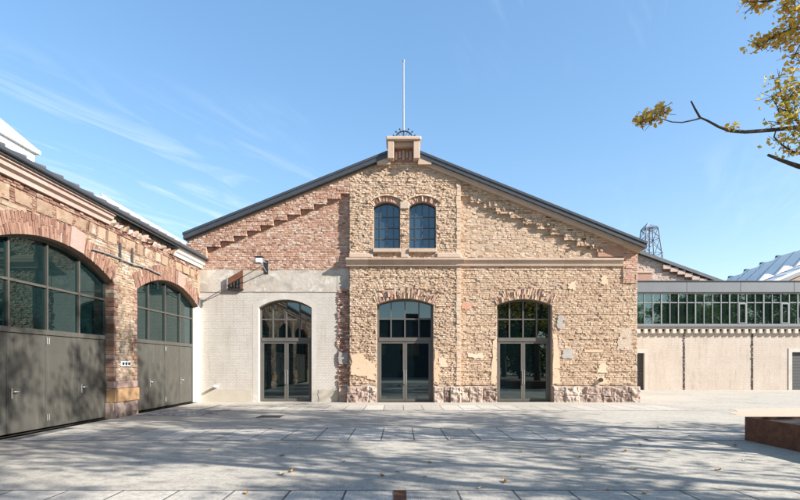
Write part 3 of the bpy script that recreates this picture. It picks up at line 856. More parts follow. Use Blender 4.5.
patch([(6.6, 3.1), (6.85, 3.1), (6.9, 3.6), (6.62, 3.6)], P0, 'grey_patch', 0.6, 0.06)
patch([(7.75, 2.1), (8.5, 2.08), (8.5, 2.2), (7.75, 2.22)], P0, 'orange_render', 0.4, 0.08, 0.012)
patch([(7.05, 4.75), (7.35, 4.75), (7.4, 5.1), (7.1, 5.0)], P0, 'orange_render', 0.75, 0.06)
patch([(8.4, 4.95), (8.75, 4.95), (8.7, 5.3), (8.5, 5.35)], P0, 'orange_render', 0.6, 0.06)
patch([(8.3, 1.25), (8.75, 1.25), (8.6, 1.6), (8.35, 1.55)], P0, 'orange_render', 0.8, 0.06)
patch([(8.05, 0.78), (8.7, 0.78), (8.6, 1.0), (8.3, 1.08)], P0, 'orange_render', 0.6, 0.06)
patch([(2.6, 3.9), (3.0, 3.9), (3.05, 4.15), (2.62, 4.2)], P0, 'arch_brick', 0.86, 0.05)
patch([(9.1, 2.2), (9.75, 2.2), (9.7, 3.2), (9.3, 3.0)], P0, 'mortar', 0.9, 0.045, 0.08)
# vent hole at the right
mb = MB(); mb.tube([(8.43, FAC - 0.14, 0.93), (8.43, FAC + 0.05, 0.93)], 0.085, 'iron', 12); mb.build('vent_pipe', hall)

# --- roof: fascia, coping, body
OV = 0.42
mb = MB()
for s in (-1, 1):
    e = 10.22 if s > 0 else -8.98
    x_in = CX + s * 0.55
    a = [(x_in, roofz(x_in)), (e, roofz(e)), (e, roofz(e) - 0.10), (x_in, roofz(x_in) - 0.10)]
    mb.prism(a, 'y', FAC - OV - 0.03, FAC + 24, 'anthracite')
    a = [(x_in, roofz(x_in) - 0.103), (e - s * 0.02, roofz(e) - 0.103), (e - s * 0.02, roofz(e) - 0.27), (x_in, roofz(x_in) - 0.27)]
    mb.prism(a, 'y', FAC - OV, FAC + 23.9, 'anthracite')
a = [(CX - 0.55, roofz(CX + .55) + 0.0), (CX, APEX), (CX + 0.55, roofz(CX + .55)), (CX + 0.55, roofz(CX + .55) - 0.3), (CX, APEX - 0.3), (CX - 0.55, roofz(CX + .55) - 0.3)]
mb.prism(a, 'y', FAC + 0.35, FAC + 24, 'anthracite')
recalc(mb.build('roof', hall))
mb = MB()
for s in (-1, 1):
    e = 9.3 if s > 0 else -8.9
    x_in = CX + s * 0.62
    a = [(x_in, roofz(x_in) - 0.272), (e, roofz(e) - 0.272), (e, roofz(e) - 0.47), (x_in, roofz(x_in) - 0.47)]
    mb.prism(a, 'y', FAC - (0.30 if s > 0 else 0.16), FAC + 0.1, 'sandstone', 0.6)
recalc(mb.build('coping', hall))
mb = MB()
mb.prism([(9.3, roofz(9.3) - 0.272), (10.15, roofz(10.15) - 0.272), (10.0, roofz(10.0) - 0.50), (9.3, roofz(9.3) - 0.50)], 'y', FAC - 0.30, FAC + 0.1, 'buff_brick', 0.4)
mb.box(RE - 0.3, RE - 0.004, FAC + 0.505, FAC + 23, 0, 6.3, 'buff_brick', 0.5)
mb.box(LE, LE + 0.3, FAC + 0.505, FAC + 23, 0, 6.3, 'buff_brick', 0.5)
mb.box(LE, RE - 0.004, FAC + 23.003, FAC + 23.3, 0, 6.3, 'buff_brick', 0.5)
recalc(mb.build('side_wall', hall))
# --- apex stone with a recess, half wheel
mb = MB()
x0, x1 = CX - 0.66, CX + 0.66
YA = FAC - 0.62
Zb, Zt = 10.02, 10.92
mb.bev_box(x0 - 0.06, x1 + 0.06, YA - 0.06, FAC + 0.3, Zt - 0.16, Zt, 'sandstone', 0.03, 0.75)
mb.bev_box(x0, x0 + 0.26, YA, FAC + 0.3, Zb, Zt - 0.163, 'sandstone', 0.02, 0.6)
mb.bev_box(x1 - 0.26, x1, YA, FAC + 0.3, Zb, Zt - 0.163, 'sandstone', 0.02, 0.6)
mb.box(x0 + 0.26, x1 - 0.26, FAC - 0.2, FAC + 0.28, Zb, Zt - 0.165, 'red_brick', 0.2)
mb.bev_box(x0 + 0.20, x1 - 0.20, YA + 0.14, FAC, Zt - 0.36, Zt - 0.17, 'sandstone', 0.02, 0.3)
for s in (-1, 1):
    c = CX + s * 0.85
    mb.prism([(c - 0.25, 9.86), (c + 0.3, 9.86), (c + 0.3, 10.1), (c - s * 0.1, 10.25), (c - 0.25, 10.12)], 'y', FAC - 0.40, FAC + 0.1, 'sandstone', 0.5)
for k in range(5):
    mb.bev_box(x0 + 0.30 + k * 0.15, x0 + 0.41 + k * 0.15, FAC - 0.27, FAC - 0.18, 10.08 + 0.1 * (k % 2), 10.42 + 0.04 * (k % 3), 'sandstone', 0.02, 0.1)
mb.build('apex_stone', hall)
mb = MB()
cw = (CX + 0.02, YA + 0.2, 10.86)
def wheel_pt(r, a): return (cw[0] + r * math.cos(a), cw[1], cw[2] + r * math.sin(a))
mb.tube([wheel_pt(0.36, math.pi * k / 20) for k in range(21)], 0.028, 'iron', 6)
for k in range(1, 8):
    a = math.pi * k / 8
    mb.tube([wheel_pt(0.0, a), wheel_pt(0.36, a)], 0.012, 'iron', 5)
    if k != 4:
        mb.tube([wheel_pt(0.37, a), wheel_pt(0.47, a)], 0.014, 'iron', 5)
        mb.tube([wheel_pt(0.455, a), wheel_pt(0.5, a)], 0.032, 'iron', 8)
mb.build('wheel_ornament', hall)
mb = MB(); mb.tube([(CX, YA + 0.24, 10.92), (CX, YA + 0.24, 14.1)], [0.034, 0.024], 'grey_pole', 10)
mb.tube([(CX, YA + 0.24, 14.1), (CX, YA + 0.24, 14.16), (CX, YA + 0.24, 14.2)], [0.035, 0.05, 0.01], 'grey_pole', 10)
tag(stand(mb, 'flagpole', (CX, YA + 0.24, 10.92)), 'thin bare grey flagpole on the stone at the top of the gable', 'flagpole')

# --- wall lamp on a long double arm, rusty plate, pipe stub
wl = thing('wall_lamp', 'floodlight on a long double arm above the left arched glass door', 'lamp', (-5.62, FAC, 5.45))
mb = MB(); mb.bev_box(-5.70, -5.54, FAC - 0.045, FAC - 0.023, 5.38, 5.95, 'iron', 0.006); mb.build('wall_plate', wl)
mb = MB()
for dz, dx in ((0.0, 0.0), (0.40, 0.0)):
    mb.tube([(-5.62, FAC - 0.03, 5.46 + dz), (-5.61, FAC - 1.15, 5.46 + 0.30 - dz * -0.02)], 0.02, 'grey_pole', 8)
mb.tube([(-5.62, FAC - 0.62, 5.62), (-5.62, FAC - 0.62, 5.82)], 0.014, 'grey_pole', 6)
mb.build('arm', wl)
mb = MB()
mb.bev_box(-5.75, -5.47, FAC - 1.33, FAC - 1.12, 5.58, 5.83, 'grey_pole', 0.03)
mb.bev_box(-5.79, -5.43, FAC - 1.36, FAC - 1.09, 5.84, 5.87, 'iron', 0.01)
hd = mb.build('lamp_head', wl)
mb = MB(); mb.bev_box(-5.71, -5.51, FAC - 1.355, FAC - 1.332, 5.62, 5.79, 'lens', 0.008); mb.build('lens', hd)
rp = thing('rusty_plaque', 'rust brown plate with a slanted top fixed to the concrete beside the wall lamp', 'plaque', (-6.9, FAC, 4.7))
mb = MB(); mb.prism([(-7.22, 4.72), (-6.6, 4.75), (-6.6, 5.56), (-7.22, 5.20)], 'p', 0.024, 0.075, 'corten', plane=P0); recalc(mb.build('plate', rp))
mb = MB()
mb.prism([(-7.22, 4.70), (-6.58, 4.70), (-6.58, 4.755), (-7.22, 4.755)], 'p', 0.024, 0.13, 'iron', plane=P0)
mb.prism([(-7.27, 4.72), (-7.222, 4.72), (-7.222, 5.24), (-7.27, 5.20)], 'p', 0.024, 0.13, 'grey_pole', plane=P0)
for k in range(4):
    mb.bev_box(-7.14 + k * 0.13, -7.06 + k * 0.13, FAC - 0.12, FAC - 0.076, 4.80, 4.98 + 0.06 * k, 'iron', 0.012)
recalc(mb.build('ornament', rp))
mb = MB(); mb.tube([(-7.72, FAC + 0.01, 0.64), (-7.70, FAC - 0.26, 0.68)], 0.055, 'white_metal', 14)
tag(stand(mb, 'pipe_stub', (-7.72, FAC, 0.64)), 'short white pipe stub sticking out low on the plaster wall', 'pipe')

# ================================================================== LEFT WING
WX = -8.42; REC = 0.24
wing = thing('arched_wing', 'long low wing on the left with arched olive gates and pink stone cornice', 'building', (WX, 8, 0))
SW = side(WX); SD = side(WX - REC)
Y0, Y1 = -6.0, 21.995
OPS = [(16.66, 21.75), (10.24, 15.33), (3.82, 8.91), (-2.6, 2.49)]
OPS = [(a, b, 0.0, 3.98, 4.62) for a, b in OPS]
EZ = 5.62
mb = MB()
mb.prism([(Y0, 0), (Y1, 0), (Y1, EZ), (Y0, EZ)], 'p', -0.5, 0, 'wing_mortar', 0.5, holes=[arch_ring(*o) for o in OPS], plane=SW)
RING = 0.50
def rows_w(v0, v1):
    r = [(Y0, 21.75)]
    for o in OPS: r = opening_cut(r, o, v0, v1, RING)
    return r
# rubble courses below, ashlar blocks with red joints along the top
lay(mb, SW, rows_w, 1.08, 4.72, 0.078, 0.23, (0.010, 0.007), 'wing_stone', 0.014, 0.010, 0.018, lambda u, v: RNG.choice([0.2, 0.4, 0.55, 0.6, 0.7, 0.8, 0.95]) + RNG.uniform(-.05, .05), 0.012)
lay(mb, SW, rows_w, 4.72, 5.10, 0.085, 0.26, (0.012, 0.008), 'wing_stone', 0.014, 0.008, 0.014, lambda u, v: RNG.uniform(0.2, 0.95), 0.01)
lay(mb, SW, lambda a, b: [(Y0, 21.7)], 5.10, 5.46, 0.06, 0.12, (0.012, 0.006), 'wing_brick', 0.012, 0.006, 0.008, lambda u, v: RNG.uniform(0.1, 0.8), 0.02)
u_ = Y0
while u_ < 21.3:
    w_ = RNG.uniform(0.28, 0.62)
    lay(mb, SW, lambda a, b, u=u_, w=w_: [(u, u + w)], 5.12 + RNG.uniform(-.01, .02), 5.45, 0.36, 2.0, (0.035, 0.012), 'wing_stone', 0.01, 0.018, 0.025, lambda u, v: RNG.uniform(0.15, 0.62))
    u_ += w_ + RNG.uniform(0.10, 0.19)
lay(mb, SW, lambda a, b: [(Y0, 21.7)], 5.46, 5.60, 0.07, 0.2, (0.03, 0.01), 'wing_brick', 0.012, 0.01, 0.01)
recalc(mb.build('wall', wing))
mb = MB()   # whitewashed end pier
mb.prism([(21.755, 0), (21.99, 0), (21.99, 4.2), (21.90, 4.5), (21.755, 4.0)], 'p', -0.02, 0.03, 'white_paint', 0.8, plane=SW)
mb.box(WX - REC + 0.02, WX + 0.03, 21.735, 21.754, 0.0, 3.97, 'white_paint', 0.8)
recalc(mb.build('end_pier', wing))
for o in OPS:
    mb = MB(); voussoirs(mb, SW, o, RING, 'wing_brick', (0.022, 0.006), 0.058, 0.006, True); recalc(mb.build('brick_arch', wing))
# toothed red brick jambs
for o in OPS:
    for e, sgn in ((o[1], 1), (o[0], -1)):
        if e == 21.75: continue
        mb = MB()
        v = 1.1; k = 0
        while v < 3.95:
            l = 0.22 if k % 2 else 0.10
            a, b = (e - 0.012, e + l) if sgn > 0 else (e - l, e + 0.012)
            mb.bev_box(WX - 0.22, WX + 0.03 + RNG.uniform(0, .012), a, b, v + 0.006, v + 0.122, 'wing_brick', 0.008, RNG.uniform(0.25, 0.95))
            v += 0.128; k += 1
        mb.build('brick_jamb', wing)
# pier bases: pink cap, orange course, grey stone
for ya, yb in ((15.33, 16.66), (8.91, 10.24), (2.49, 3.82)):
    mb = MB()
    mb.bev_box(WX - 0.2, WX + 0.06, ya - 0.01, yb + 0.02, 0.86, 1.08, 'wing_sandstone', 0.03, 0.4)
    mb.bev_box(WX - 0.2, WX + 0.10, ya - 0.03, yb + 0.04, 0.46, 0.86, 'wing_ochre', 0.02, 0.5)
    y = ya - 0.05
    while y < yb:
        e = min(y + RNG.uniform(0.5, 0.7), yb + 0.06)
        if yb - e < 0.3: e = yb + 0.06
        rock(mb, SW, y, e, 0.0, 0.46, 0.13, 'plinth', nu=4, nv=3, amp=0.02); y = e
    mb.box(WX - 0.2, WX + 0.1, ya - 0.045, ya - 0.02, 0, 0.46, 'plinth', 0.3)
    recalc(mb.build('pier_base', wing))
# keystone-like stones in the crowns
for o in OPS:
    z, cx, cz, Rr = arc(o[0], o[1], o[3], o[4])
    mb = MB()
    a = 0.14
    c = [(cx + r * math.sin(q), cz + r * math.cos(q)) for r, q in ((Rr - 0.01, a - .055), (Rr - 0.01, a + .055), (Rr + RING + .03, a + .05), (Rr + RING + .03, a - .05))]
    mb.prism(c, 'p', -0.1, 0.065, 'wing_sandstone', 0.2, plane=SW)
    recalc(mb.build('springer_stone', wing))
# gates
def gate(o, shown):
    y0, y1 = o[0] + 0.004, o[1] - 0.004
    w = y1 - y0
    js = [y0 + w * k / 4 for k in range(5)]
    fr = glazing(wing, 'gate', SD, (y0, y1, 0.0, o[3], o[4] - 0.003), js[1:4], [3.48], 'leaf_paint', 0.07, 0.055, 'wing_glass', 2.40, 0.09, (2.31, 2.43))
    for k in range(4):
        a, b = js[k] + (0.075 if k == 0 else 0.006), js[k + 1] - (0.075 if k == 3 else 0.006)
        mb = MB()
        mb.bev_box(WX - REC - 0.04, WX - REC + 0.025, a, b, 0.05, 2.305, 'leaf_paint', 0.006)
        # proud rim and fine vertical fold of the sheet
        for (p, q) in ((a + 0.004, a + 0.045), (b - 0.045, b - 0.004)):
            mb.bev_box(WX - REC + 0.0255, WX - REC + 0.034, p, q, 0.056, 2.30, 'leaf_paint', 0.003)
        lf = mb.build('gate_leaf', fr)
        h = MB()
        if k in (1, 3):
            hy = a + 0.09
            h.bev_box(WX - REC + 0.035, WX - REC + 0.045, hy - 0.025, hy + 0.025, 0.82, 1.06, 'steel', 0.003)
            h.tube([(WX - REC + 0.045, hy, 0.98), (WX - REC + 0.10, hy, 0.98), (WX - REC + 0.105, hy + 0.14, 0.98)], 0.012, 'steel', 8)
            h.build('handle', fr)
    for z in (0.22, 2.08):
        for d in (-0.035, 0.035):
            h = MB(); h.tube([(WX - REC + 0.05, js[2] + d, z), (WX - REC + 0.05, js[2] + d, z + 0.16)], 0.016, 'steel', 8); h.build('hinge', fr)
for o in OPS: gate(o, True)
# cornice: pink stone to Y=14.9, broken, then a whitewashed length
mb = MB()
def wing_cornice(a, b, mat, z0=5.60, ln=1.4, t=None):
    prof = [(0, z0), (0.10, z0), (0.12, z0 + 0.09), (0.20, z0 + 0.14), (0.22, z0 + 0.22), (0.27, z0 + 0.24), (0.27, z0 + 0.33), (0, z0 + 0.33)]
    y = a
    while y < b - 0.02:
        e = min(y + ln, b)
        V = [SW(y + 0.003, v, w) for w, v in prof] + [SW(e - 0.003, v, w) for w, v in prof]
        n = len(prof)
        mb.add(V, [tuple(range(n)), tuple(range(n, 2 * n))[::-1]] + [(i, (i + 1) % n, n + (i + 1) % n, n + i) for i in range(n)], mat, RNG.uniform(.4, .8) if t is None else t)
        y = e
wing_cornice(Y0, 15.0, 'wing_sandstone')
wing_cornice(19.3, 21.98, 'white_paint', 5.62, 1.5, 0.7)
for k in range(16):   # broken stretch
    y = 15.02 + k * 0.267
    rock(mb, SW, y, y + 0.26, 5.60 + RNG.uniform(-0.02, 0.04), 5.90 + RNG.uniform(-0.12, 0.03), RNG.uniform(0.06, 0.2), 'wing_sandstone' if k % 3 else 'wing_stone', nu=3, nv=3, amp=0.04)
recalc(mb.build('cornice', wing))
# roof
RS = 0.36
def wroof(x): return 6.03 + (-8.06 - x) * RS
mb = MB()
XR = -14.5
for (a, b, xa) in ((Y0 - 0.2, 21.98, -8.10), (21.98, 27.0, -9.75)):
    mb.prism([(xa, wroof(xa)), (XR, wroof(XR)), (XR, wroof(XR) - 0.16), (xa, wroof(xa) - 0.16)], 'y', a, b, 'roof_grey')
mb.prism([(XR, wroof(XR)), (-21, wroof(XR) - 6.5 * RS), (-21, wroof(XR) - 6.5 * RS - 0.16), (XR, wroof(XR) - 0.16)], 'y', Y0 - 0.2, 27.0, 'roof_grey')
y = Y0
while y < 21.9:   # overlapping sheets, each with a raised end
    e = min(y + 0.62, 21.95)
    xa, xb = -8.11, XR
    zl, zh = 0.006, 0.085
    V = [(xa, y, wroof(xa) + zl), (xa, e, wroof(xa) + zh), (xb, e, wroof(xb) + zh), (xb, y, wroof(xb) + zl),
         (xa, y, wroof(xa) - .0), (xa, e, wroof(xa) - .0), (xb, e, wroof(xb)), (xb, y, wroof(xb))]
    mb.add(V, [(0, 1, 2, 3), (0, 4, 5, 1), (1, 5, 6, 2)], 'roof_grey')
    y = e
recalc(mb.build('roof', wing))
mb = MB()
mb.bev_box(-8.14, -8.02, Y0 - 0.2, 21.97, 5.93, 6.035, 'anthracite', 0.02)
mb.box(-8.42, -8.15, Y0 - 0.2, 21.97, 5.955, 5.995, 'anthracite')
mb.build('gutter', wing)
mb = MB()
mb.box(-20.8, WX - 0.51, Y0, Y0 + 0.3, 0, 6.1, 'wing_stone', 0.5)
mb.box(-20.8, -20.5, Y0 + 0.303, 26.5, 0, 5.9, 'wing_stone', 0.5)
mb.box(-20.497, -9.76, 26.2, 26.5, 0, 6.1, 'wing_stone', 0.5)
mb.build('back_wall', wing)
# skylights: hipped white lights on curbs
def skylight(ya, yb, xe, ze, xr, zr, hip):
    mb = MB()
    mb.box(xr - (xe - xr), xe, ya, yb, ze - 0.75, ze - 0.10, 'white_metal')
    mb.box(xr - (xe - xr) - 0.1, xe + 0.10, ya - 0.1, yb + 0.1, ze - 0.10, ze, 'white_metal')
    sk = mb.build('skylight', wing)
    g = MB()
    xo = xr - (xe - xr)
    V = [(xe + .05, ya, ze + .003), (xe + .05, yb, ze + .003), (xo - .05, yb, ze + .003), (xo - .05, ya, ze + .003), (xr, ya + hip, zr), (xr, yb - hip, zr)]
    g.add(V, [(0, 1, 5, 4), (1, 2, 5), (2, 3, 4, 5), (3, 0, 4)], 'skylight')
    recalc(g.build('skylight_glazing', sk))
    b = MB()
    n = max(3, int((yb - ya) / 1.2))
    for k in range(n + 1):
        y = ya + (yb - ya) * k / n
        yt = min(max(y, ya + hip), yb - hip)
        b.tube([(xe + .06, y, ze + .01), (xr, yt, zr + .01)], 0.014, 'white_metal', 6)
    b.tube([(xr, ya + hip, zr + .02), (xr, yb - hip, zr + .02)], 0.022, 'grey_pole', 6)
    b.build('glazing_bar', sk)
skylight(7.0, 14.3, -10.0, 7.46, -11.6, 9.0, 0.9)
skylight(17.9, 25.3, -10.2, 7.32, -10.9, 7.78, 1.1)
# wall irons, conduit, button plate
for y, z in ((15.65, 4.95), (16.35, 4.95)):
    mb = MB(); mb.bev_box(WX + 0.02, WX + 0.06, y - 0.045, y + 0.045, z - 0.28, z + 0.28, 'iron', 0.012); mb.build('wall_anchor', wing)
mb = MB()
mb.tube([(WX + 0.07, y, 4.74 + 0.02 * math.sin(y * 3)) for y in np.linspace(14.2, 18.3, 14)], 0.022, 'grey_pole', 6)
mb.build('conduit', wing)
bp = thing('button_plate', 'small pale plate with three dark round buttons on the pier between the arched gates', 'plate', (WX + 0.03, 15.95, 1.6))
mb = MB(); mb.bev_box(WX + 0.02, WX + 0.05, 15.70, 16.22, 1.53, 1.69, 'white_metal', 0.006); mb.build('back_plate', bp)
for k in range(3):
    mb = MB(); mb.tube([(WX + 0.05, 15.79 + k * 0.17, 1.61), (WX + 0.075, 15.79 + k * 0.17, 1.61)], 0.045, 'iron', 14); mb.build('button', bp)

# ================================================================== RIGHT ANNEX
AY = 32.2
PA = front(AY)
annex = thing('glazed_annex', 'low cream annex on the right with a long window ribbon under a grey parapet', 'building', (20, AY, 0))
AX0, AX1 = 11.0, 46.0
mb = MB()
dl = [(14.15, 15.05, 2.27), (24.15, 25.35, 2.33)]
mb.prism([(AX0, 0), (AX1, 0), (AX1, 3.62), (AX0, 3.62)], 'p', -0.4, 0, 'cream_brick', 0.5, holes=[[(a, -0.0 + 0.002), (b, 0.002), (b, h), (a, h)] for a, b, h in dl], plane=PA)
recalc(mb.build('wall', annex))
for a, b, h in dl:
    mb = MB()
    mb.prism([(a - 0.22, 0), (b + 0.22, 0), (b + 0.22, h + 0.24), (a - 0.22, h + 0.24)], 'p', 0.0, 0.03, 'surround', 0.5, holes=[[(a, 0.003), (b, 0.003), (b, h), (a, h)]], plane=PA)
    recalc(mb.build('door_surround', annex))
    mb = MB(); mb.bev_box(a + 0.002, b - 0.002, AY + 0.14, AY + 0.19, 0.01, h - 0.002, 'dark_frame', 0.005)
    for k in range(1, 12):
        z = h * k / 12
        mb.box(a + 0.08, b - 0.08, AY + 0.134, AY + 0.1395, z, z + 0.02, 'iron')
    d = mb.build('door', annex)
    h_ = MB(); h_.tube([(b - 0.1, AY + 0.14, 1.02), (b - 0.1, AY + 0.08, 1.02), (b - 0.22, AY + 0.075, 1.02)], 0.014, 'steel', 8); h_.build('handle', d)
for x in (17.5, 21.7, 26.6, 30.9):   # dark brick chases
    mb = MB()
    mb.box(x - 0.06, x + 0.06, AY - 0.009, AY - 0.001, 0.02, 3.56, 'iron')
    lay(mb, PA, lambda a, b, x=x: [(x - 0.055, x + 0.055)], 0.05, 3.55, 0.08, 0.12, (0.012, 0.01), 'dark_chase', 0.014, 0.012, 0.01, lambda u, v: RNG.choice([0.05, 0.1, 0.3, 0.6, 0.95]))
    recalc(mb.build('brick_chase', annex))
mb = MB()
x = AX0
while x < AX1 - 0.3:   # dentil course
    mb.bev_box(x, x + 0.22, AY - 0.19, AY - 0.002, 3.48, 3.74, 'surround', 0.015, RNG.uniform(0.5, 1.0))
    x += 0.44
mb.box(AX0, AX1, AY - 0.12, AY - 0.001, 3.745, 3.87, 'cream_brick')
mb.build('dentil_course', annex)
mb = MB(); mb.bev_box(AX0, AX1, AY - 0.22, AY + 0.05, 3.873, 4.00, 'parapet', 0.02); mb.build('sill', annex)
# window ribbon
mb = MB(); gl = MB()
WZ0, WZ1, WT = 4.003, 6.00, 5.38
mb.box(AX0, AX1, AY - 0.02, AY + 0.06, WZ0, WZ0 + 0.07, 'pale_frame'); mb.box(AX0, AX1, AY - 0.02, AY + 0.06, WZ1 - 0.08, WZ1, 'pale_frame')
mb.box(AX0, AX1, AY - 0.015, AY + 0.055, WT - 0.03, WT + 0.03, 'pale_frame')
x = 14.0; k = 0
MS = 0.525
while x < AX1 - 0.3:
    wd = 0.045 if k % 4 else 0.07
    mb.box(x - wd / 2, x + wd / 2, AY - 0.035, AY + 0.065, WZ0 + 0.07, WZ1 - 0.08, 'pale_frame')
    for (a, b) in ((WZ0 + 0.05, WT), (WT, WZ1 - 0.05)):
        tx, tz = RNG.gauss(0, 0.004), RNG.gauss(0, 0.004)
        gl.add([PA(p, q, -0.02 + (p - x) * tx + (q - a) * tz) for p, q in ((x, a), (x + MS, a), (x + MS, b), (x, b))], [(0, 1, 2, 3)], 'annex_glass')
    if k in (13, 18, 30):   # opening lights
        for (p, q) in ((x + 0.03, x + 0.09), (x + MS - 0.09, x + MS - 0.03)): mb.box(p, q, AY - 0.045, AY, WZ0 + 0.08, WT - 0.035, 'pale_frame')
        mb.box(x + 0.09, x + MS - 0.09, AY - 0.045, AY, WT - 0.10, WT - 0.035, 'pale_frame'); mb.box(x + 0.09, x + MS - 0.09, AY - 0.045, AY, WZ0 + 0.08, WZ0 + 0.15, 'pale_frame')
    x += MS; k += 1
rb = mb.build('window_ribbon', annex)
gl.build('glass', rb)
mb = MB()
x = AX0
while x < AX1:
    e = min(x + 3.3, AX1)
    mb.bev_box(x + 0.006, e - 0.006, AY - 0.13, AY + 0.25, WZ1 + 0.003, 6.66, 'parapet', 0.012)
    mb.box(x + 0.006, e - 0.006, AY - 0.17, AY + 0.28, 6.663, 6.72, 'anthracite')
    x = e
mb.build('parapet', annex)
mb = MB()
mb.box(AX0, AX1, AY + 0.30, AY + 9, 6.2, 6.4, 'parapet'); mb.box(AX0, AX1, AY + 0.41, AY + 0.6, 0, 3.6, 'cream_brick')
mb.box(AX1 - 0.3, AX1, AY + 0.61, AY + 9, 0, 6.19, 'cream_brick'); mb.box(AX0, AX1 - 0.31, AY + 8.7, AY + 9, 0, 6.19, 'cream_brick')
mb.build('body', annex)

# ================================================================== HALLS BEHIND
BY = 45.0
PBk = front(BY)
bh = thing('gabled_hall', 'pink brick gable with a stepped brick frieze rising behind the glazed annex', 'building', (18, BY, 0))
bax = 14.0
def bz(x): return 11.3 + (20.6 - x) * 0.36
mb = MB()
ex = 28.2
mb.prism([(0.0, 0), (ex, 0), (ex, bz(ex) - 0.3), (bax, bz(bax) - 0.3), (0.0, bz(28.0) - 0.3)], 'p', -0.4, 0, 'pale_pink_brick', 0.4, plane=PBk)
def rows_b(v0, v1): return [(18.5, min(ex, 20.6 + (11.3 - 0.3 - v1) / 0.36))]
lay(mb, PBk, rows_b, 6.4, 11.6, 0.12, 0.26, (0.01, 0.01), 'pale_pink_brick', 0.02, 0.008, 0.008, tf_pink)
recalc(mb.build('wall', bh))
mb = MB()
for k in range(8):
    u = 22.55 + k * 0.62; v = 9.75 - k * 0.235
    mb.prism([(u, v), (u + 0.66, v), (u + 0.66, v + 0.34), (u, v + 0.34)], 'p', 0.0, 0.26, 'pale_pink_brick', 0.5, plane=PBk)
    mb.prism([(u + .05, v - .22), (u + 0.60, v - .22), (u + 0.60, v - .004), (u + .05, v - .004)], 'p', 0.0, 0.05, 'red_brick', 0.15, plane=PBk)
recalc(mb.build('stepped_frieze', bh))
mb = MB()
mb.bev_box(20.0, 21.75, BY - 0.12, BY - 0.02, 9.40, 9.58, 'buff_brick', 0.02, 0.6); mb.box(20.0, 21.62, BY - 0.05, BY - 0.02, 7.4, 9.39, 'red_brick', 0.5)
mb.build('blind_window', bh)
mb = MB()
mb.prism([(bax, bz(bax)), (28.5, bz(28.5)), (28.5, bz(28.5) - 0.28), (bax, bz(bax) - 0.28)], 'y', BY - 0.35, BY + 20, 'roof_grey')
mb.prism([(bax, bz(bax)), (0, bz(28.0)), (0, bz(28.0) - 0.28), (bax, bz(bax) - 0.28)], 'y', BY - 0.35, BY + 20, 'roof_grey')
recalc(mb.build('roof', bh))
sh = thing('silver_roofed_hall', 'hall with a pale silver seamed roof at the right above the annex parapet', 'building', (42, BY, 0))
def sz(x): return 8.2 + (x - 30.6) * 0.43
mb = MB()
mb.prism([(28.9, 0), (57.0, 0), (57.0, sz(28.9) - 0.25), (43, sz(43) - 0.25), (28.9, sz(28.9) - 0.25)], 'p', -0.4, 0, 'buff_brick', 0.45, plane=PBk)
recalc(mb.build('wall', sh))
mb = MB(); mb.box(35.6, 37.0, BY - 0.05, BY - 0.002, 8.6, 10.2, 'dark_frame'); mb.box(35.4, 37.2, BY - 0.07, BY - 0.001, 8.45, 8.59, 'sandstone'); mb.build('window', sh)
mb = MB()
YB = BY + 13.0
mb.prism([(28.7, sz(28.7)), (43, sz(43)), (43, sz(43) - 0.2), (28.7, sz(28.7) - 0.2)], 'y', BY - 0.5, YB, 'silver_roof')
mb.prism([(57.3, sz(28.7)), (43, sz(43)), (43, sz(43) - 0.2), (57.3, sz(28.7) - 0.2)], 'y', BY - 0.5, YB, 'silver_roof')
for k in range(1, 6):   # seams
    y = BY - 0.5 + k * 2.2
    a = [(28.7, sz(28.7) + .003), (43, sz(43) + .003), (43, sz(43) + .07), (28.7, sz(28.7) + .07)]
    mb.prism(a, 'y', y, y + 0.05, 'parapet')
for k in range(1, 10):   # sheet laps across
    x = 28.7 + k * 1.45
    mb.box(x, x + 0.05, BY - 0.4, YB - 0.1, sz(x) + 0.002, sz(x) + 0.05, 'silver_roof')
recalc(mb.build('roof', sh))
mb = MB()
mb.prism([(28.7, sz(28.7) - 0.203), (43, sz(43) - 0.203), (43, sz(43) - 0.55), (28.7, sz(28.7) - 0.55)], 'y', BY - 0.5, BY - 0.38, 'pale_frame')
recalc(mb.build('fascia', sh))
for k in range(8):   # ridged rooflights side by side up the slope
    x = 29.5 + k * 1.75
    mb = MB()
    mb.prism([(x - 0.8, sz(x - .8) + .004), (x + 0.8, sz(x + .8) + .004), (x + 0.25, sz(x + .25) + 0.40), (x - 0.05, sz(x - .05) + 0.50)], 'y', BY + 2.2, YB - 0.1, 'silver_roof')
    for q in range(6):
        y = BY + 2.6 + q * 1.9
        mb.prism([(x - 0.82, sz(x - .82) + .01), (x + 0.02, sz(x) + .04), (x - 0.05, sz(x - .05) + 0.53)], 'y', y, y + 0.07, 'parapet')
    mb.prism([(x - 0.16, sz(x) + 0.30), (x + 0.22, sz(x) + 0.34), (x + 0.14, sz(x) + 0.60), (x - 0.10, sz(x) + 0.60)], 'y', YB - 0.4, YB - 0.02, 'anthracite')
    recalc(mb.build('rooflight', sh))

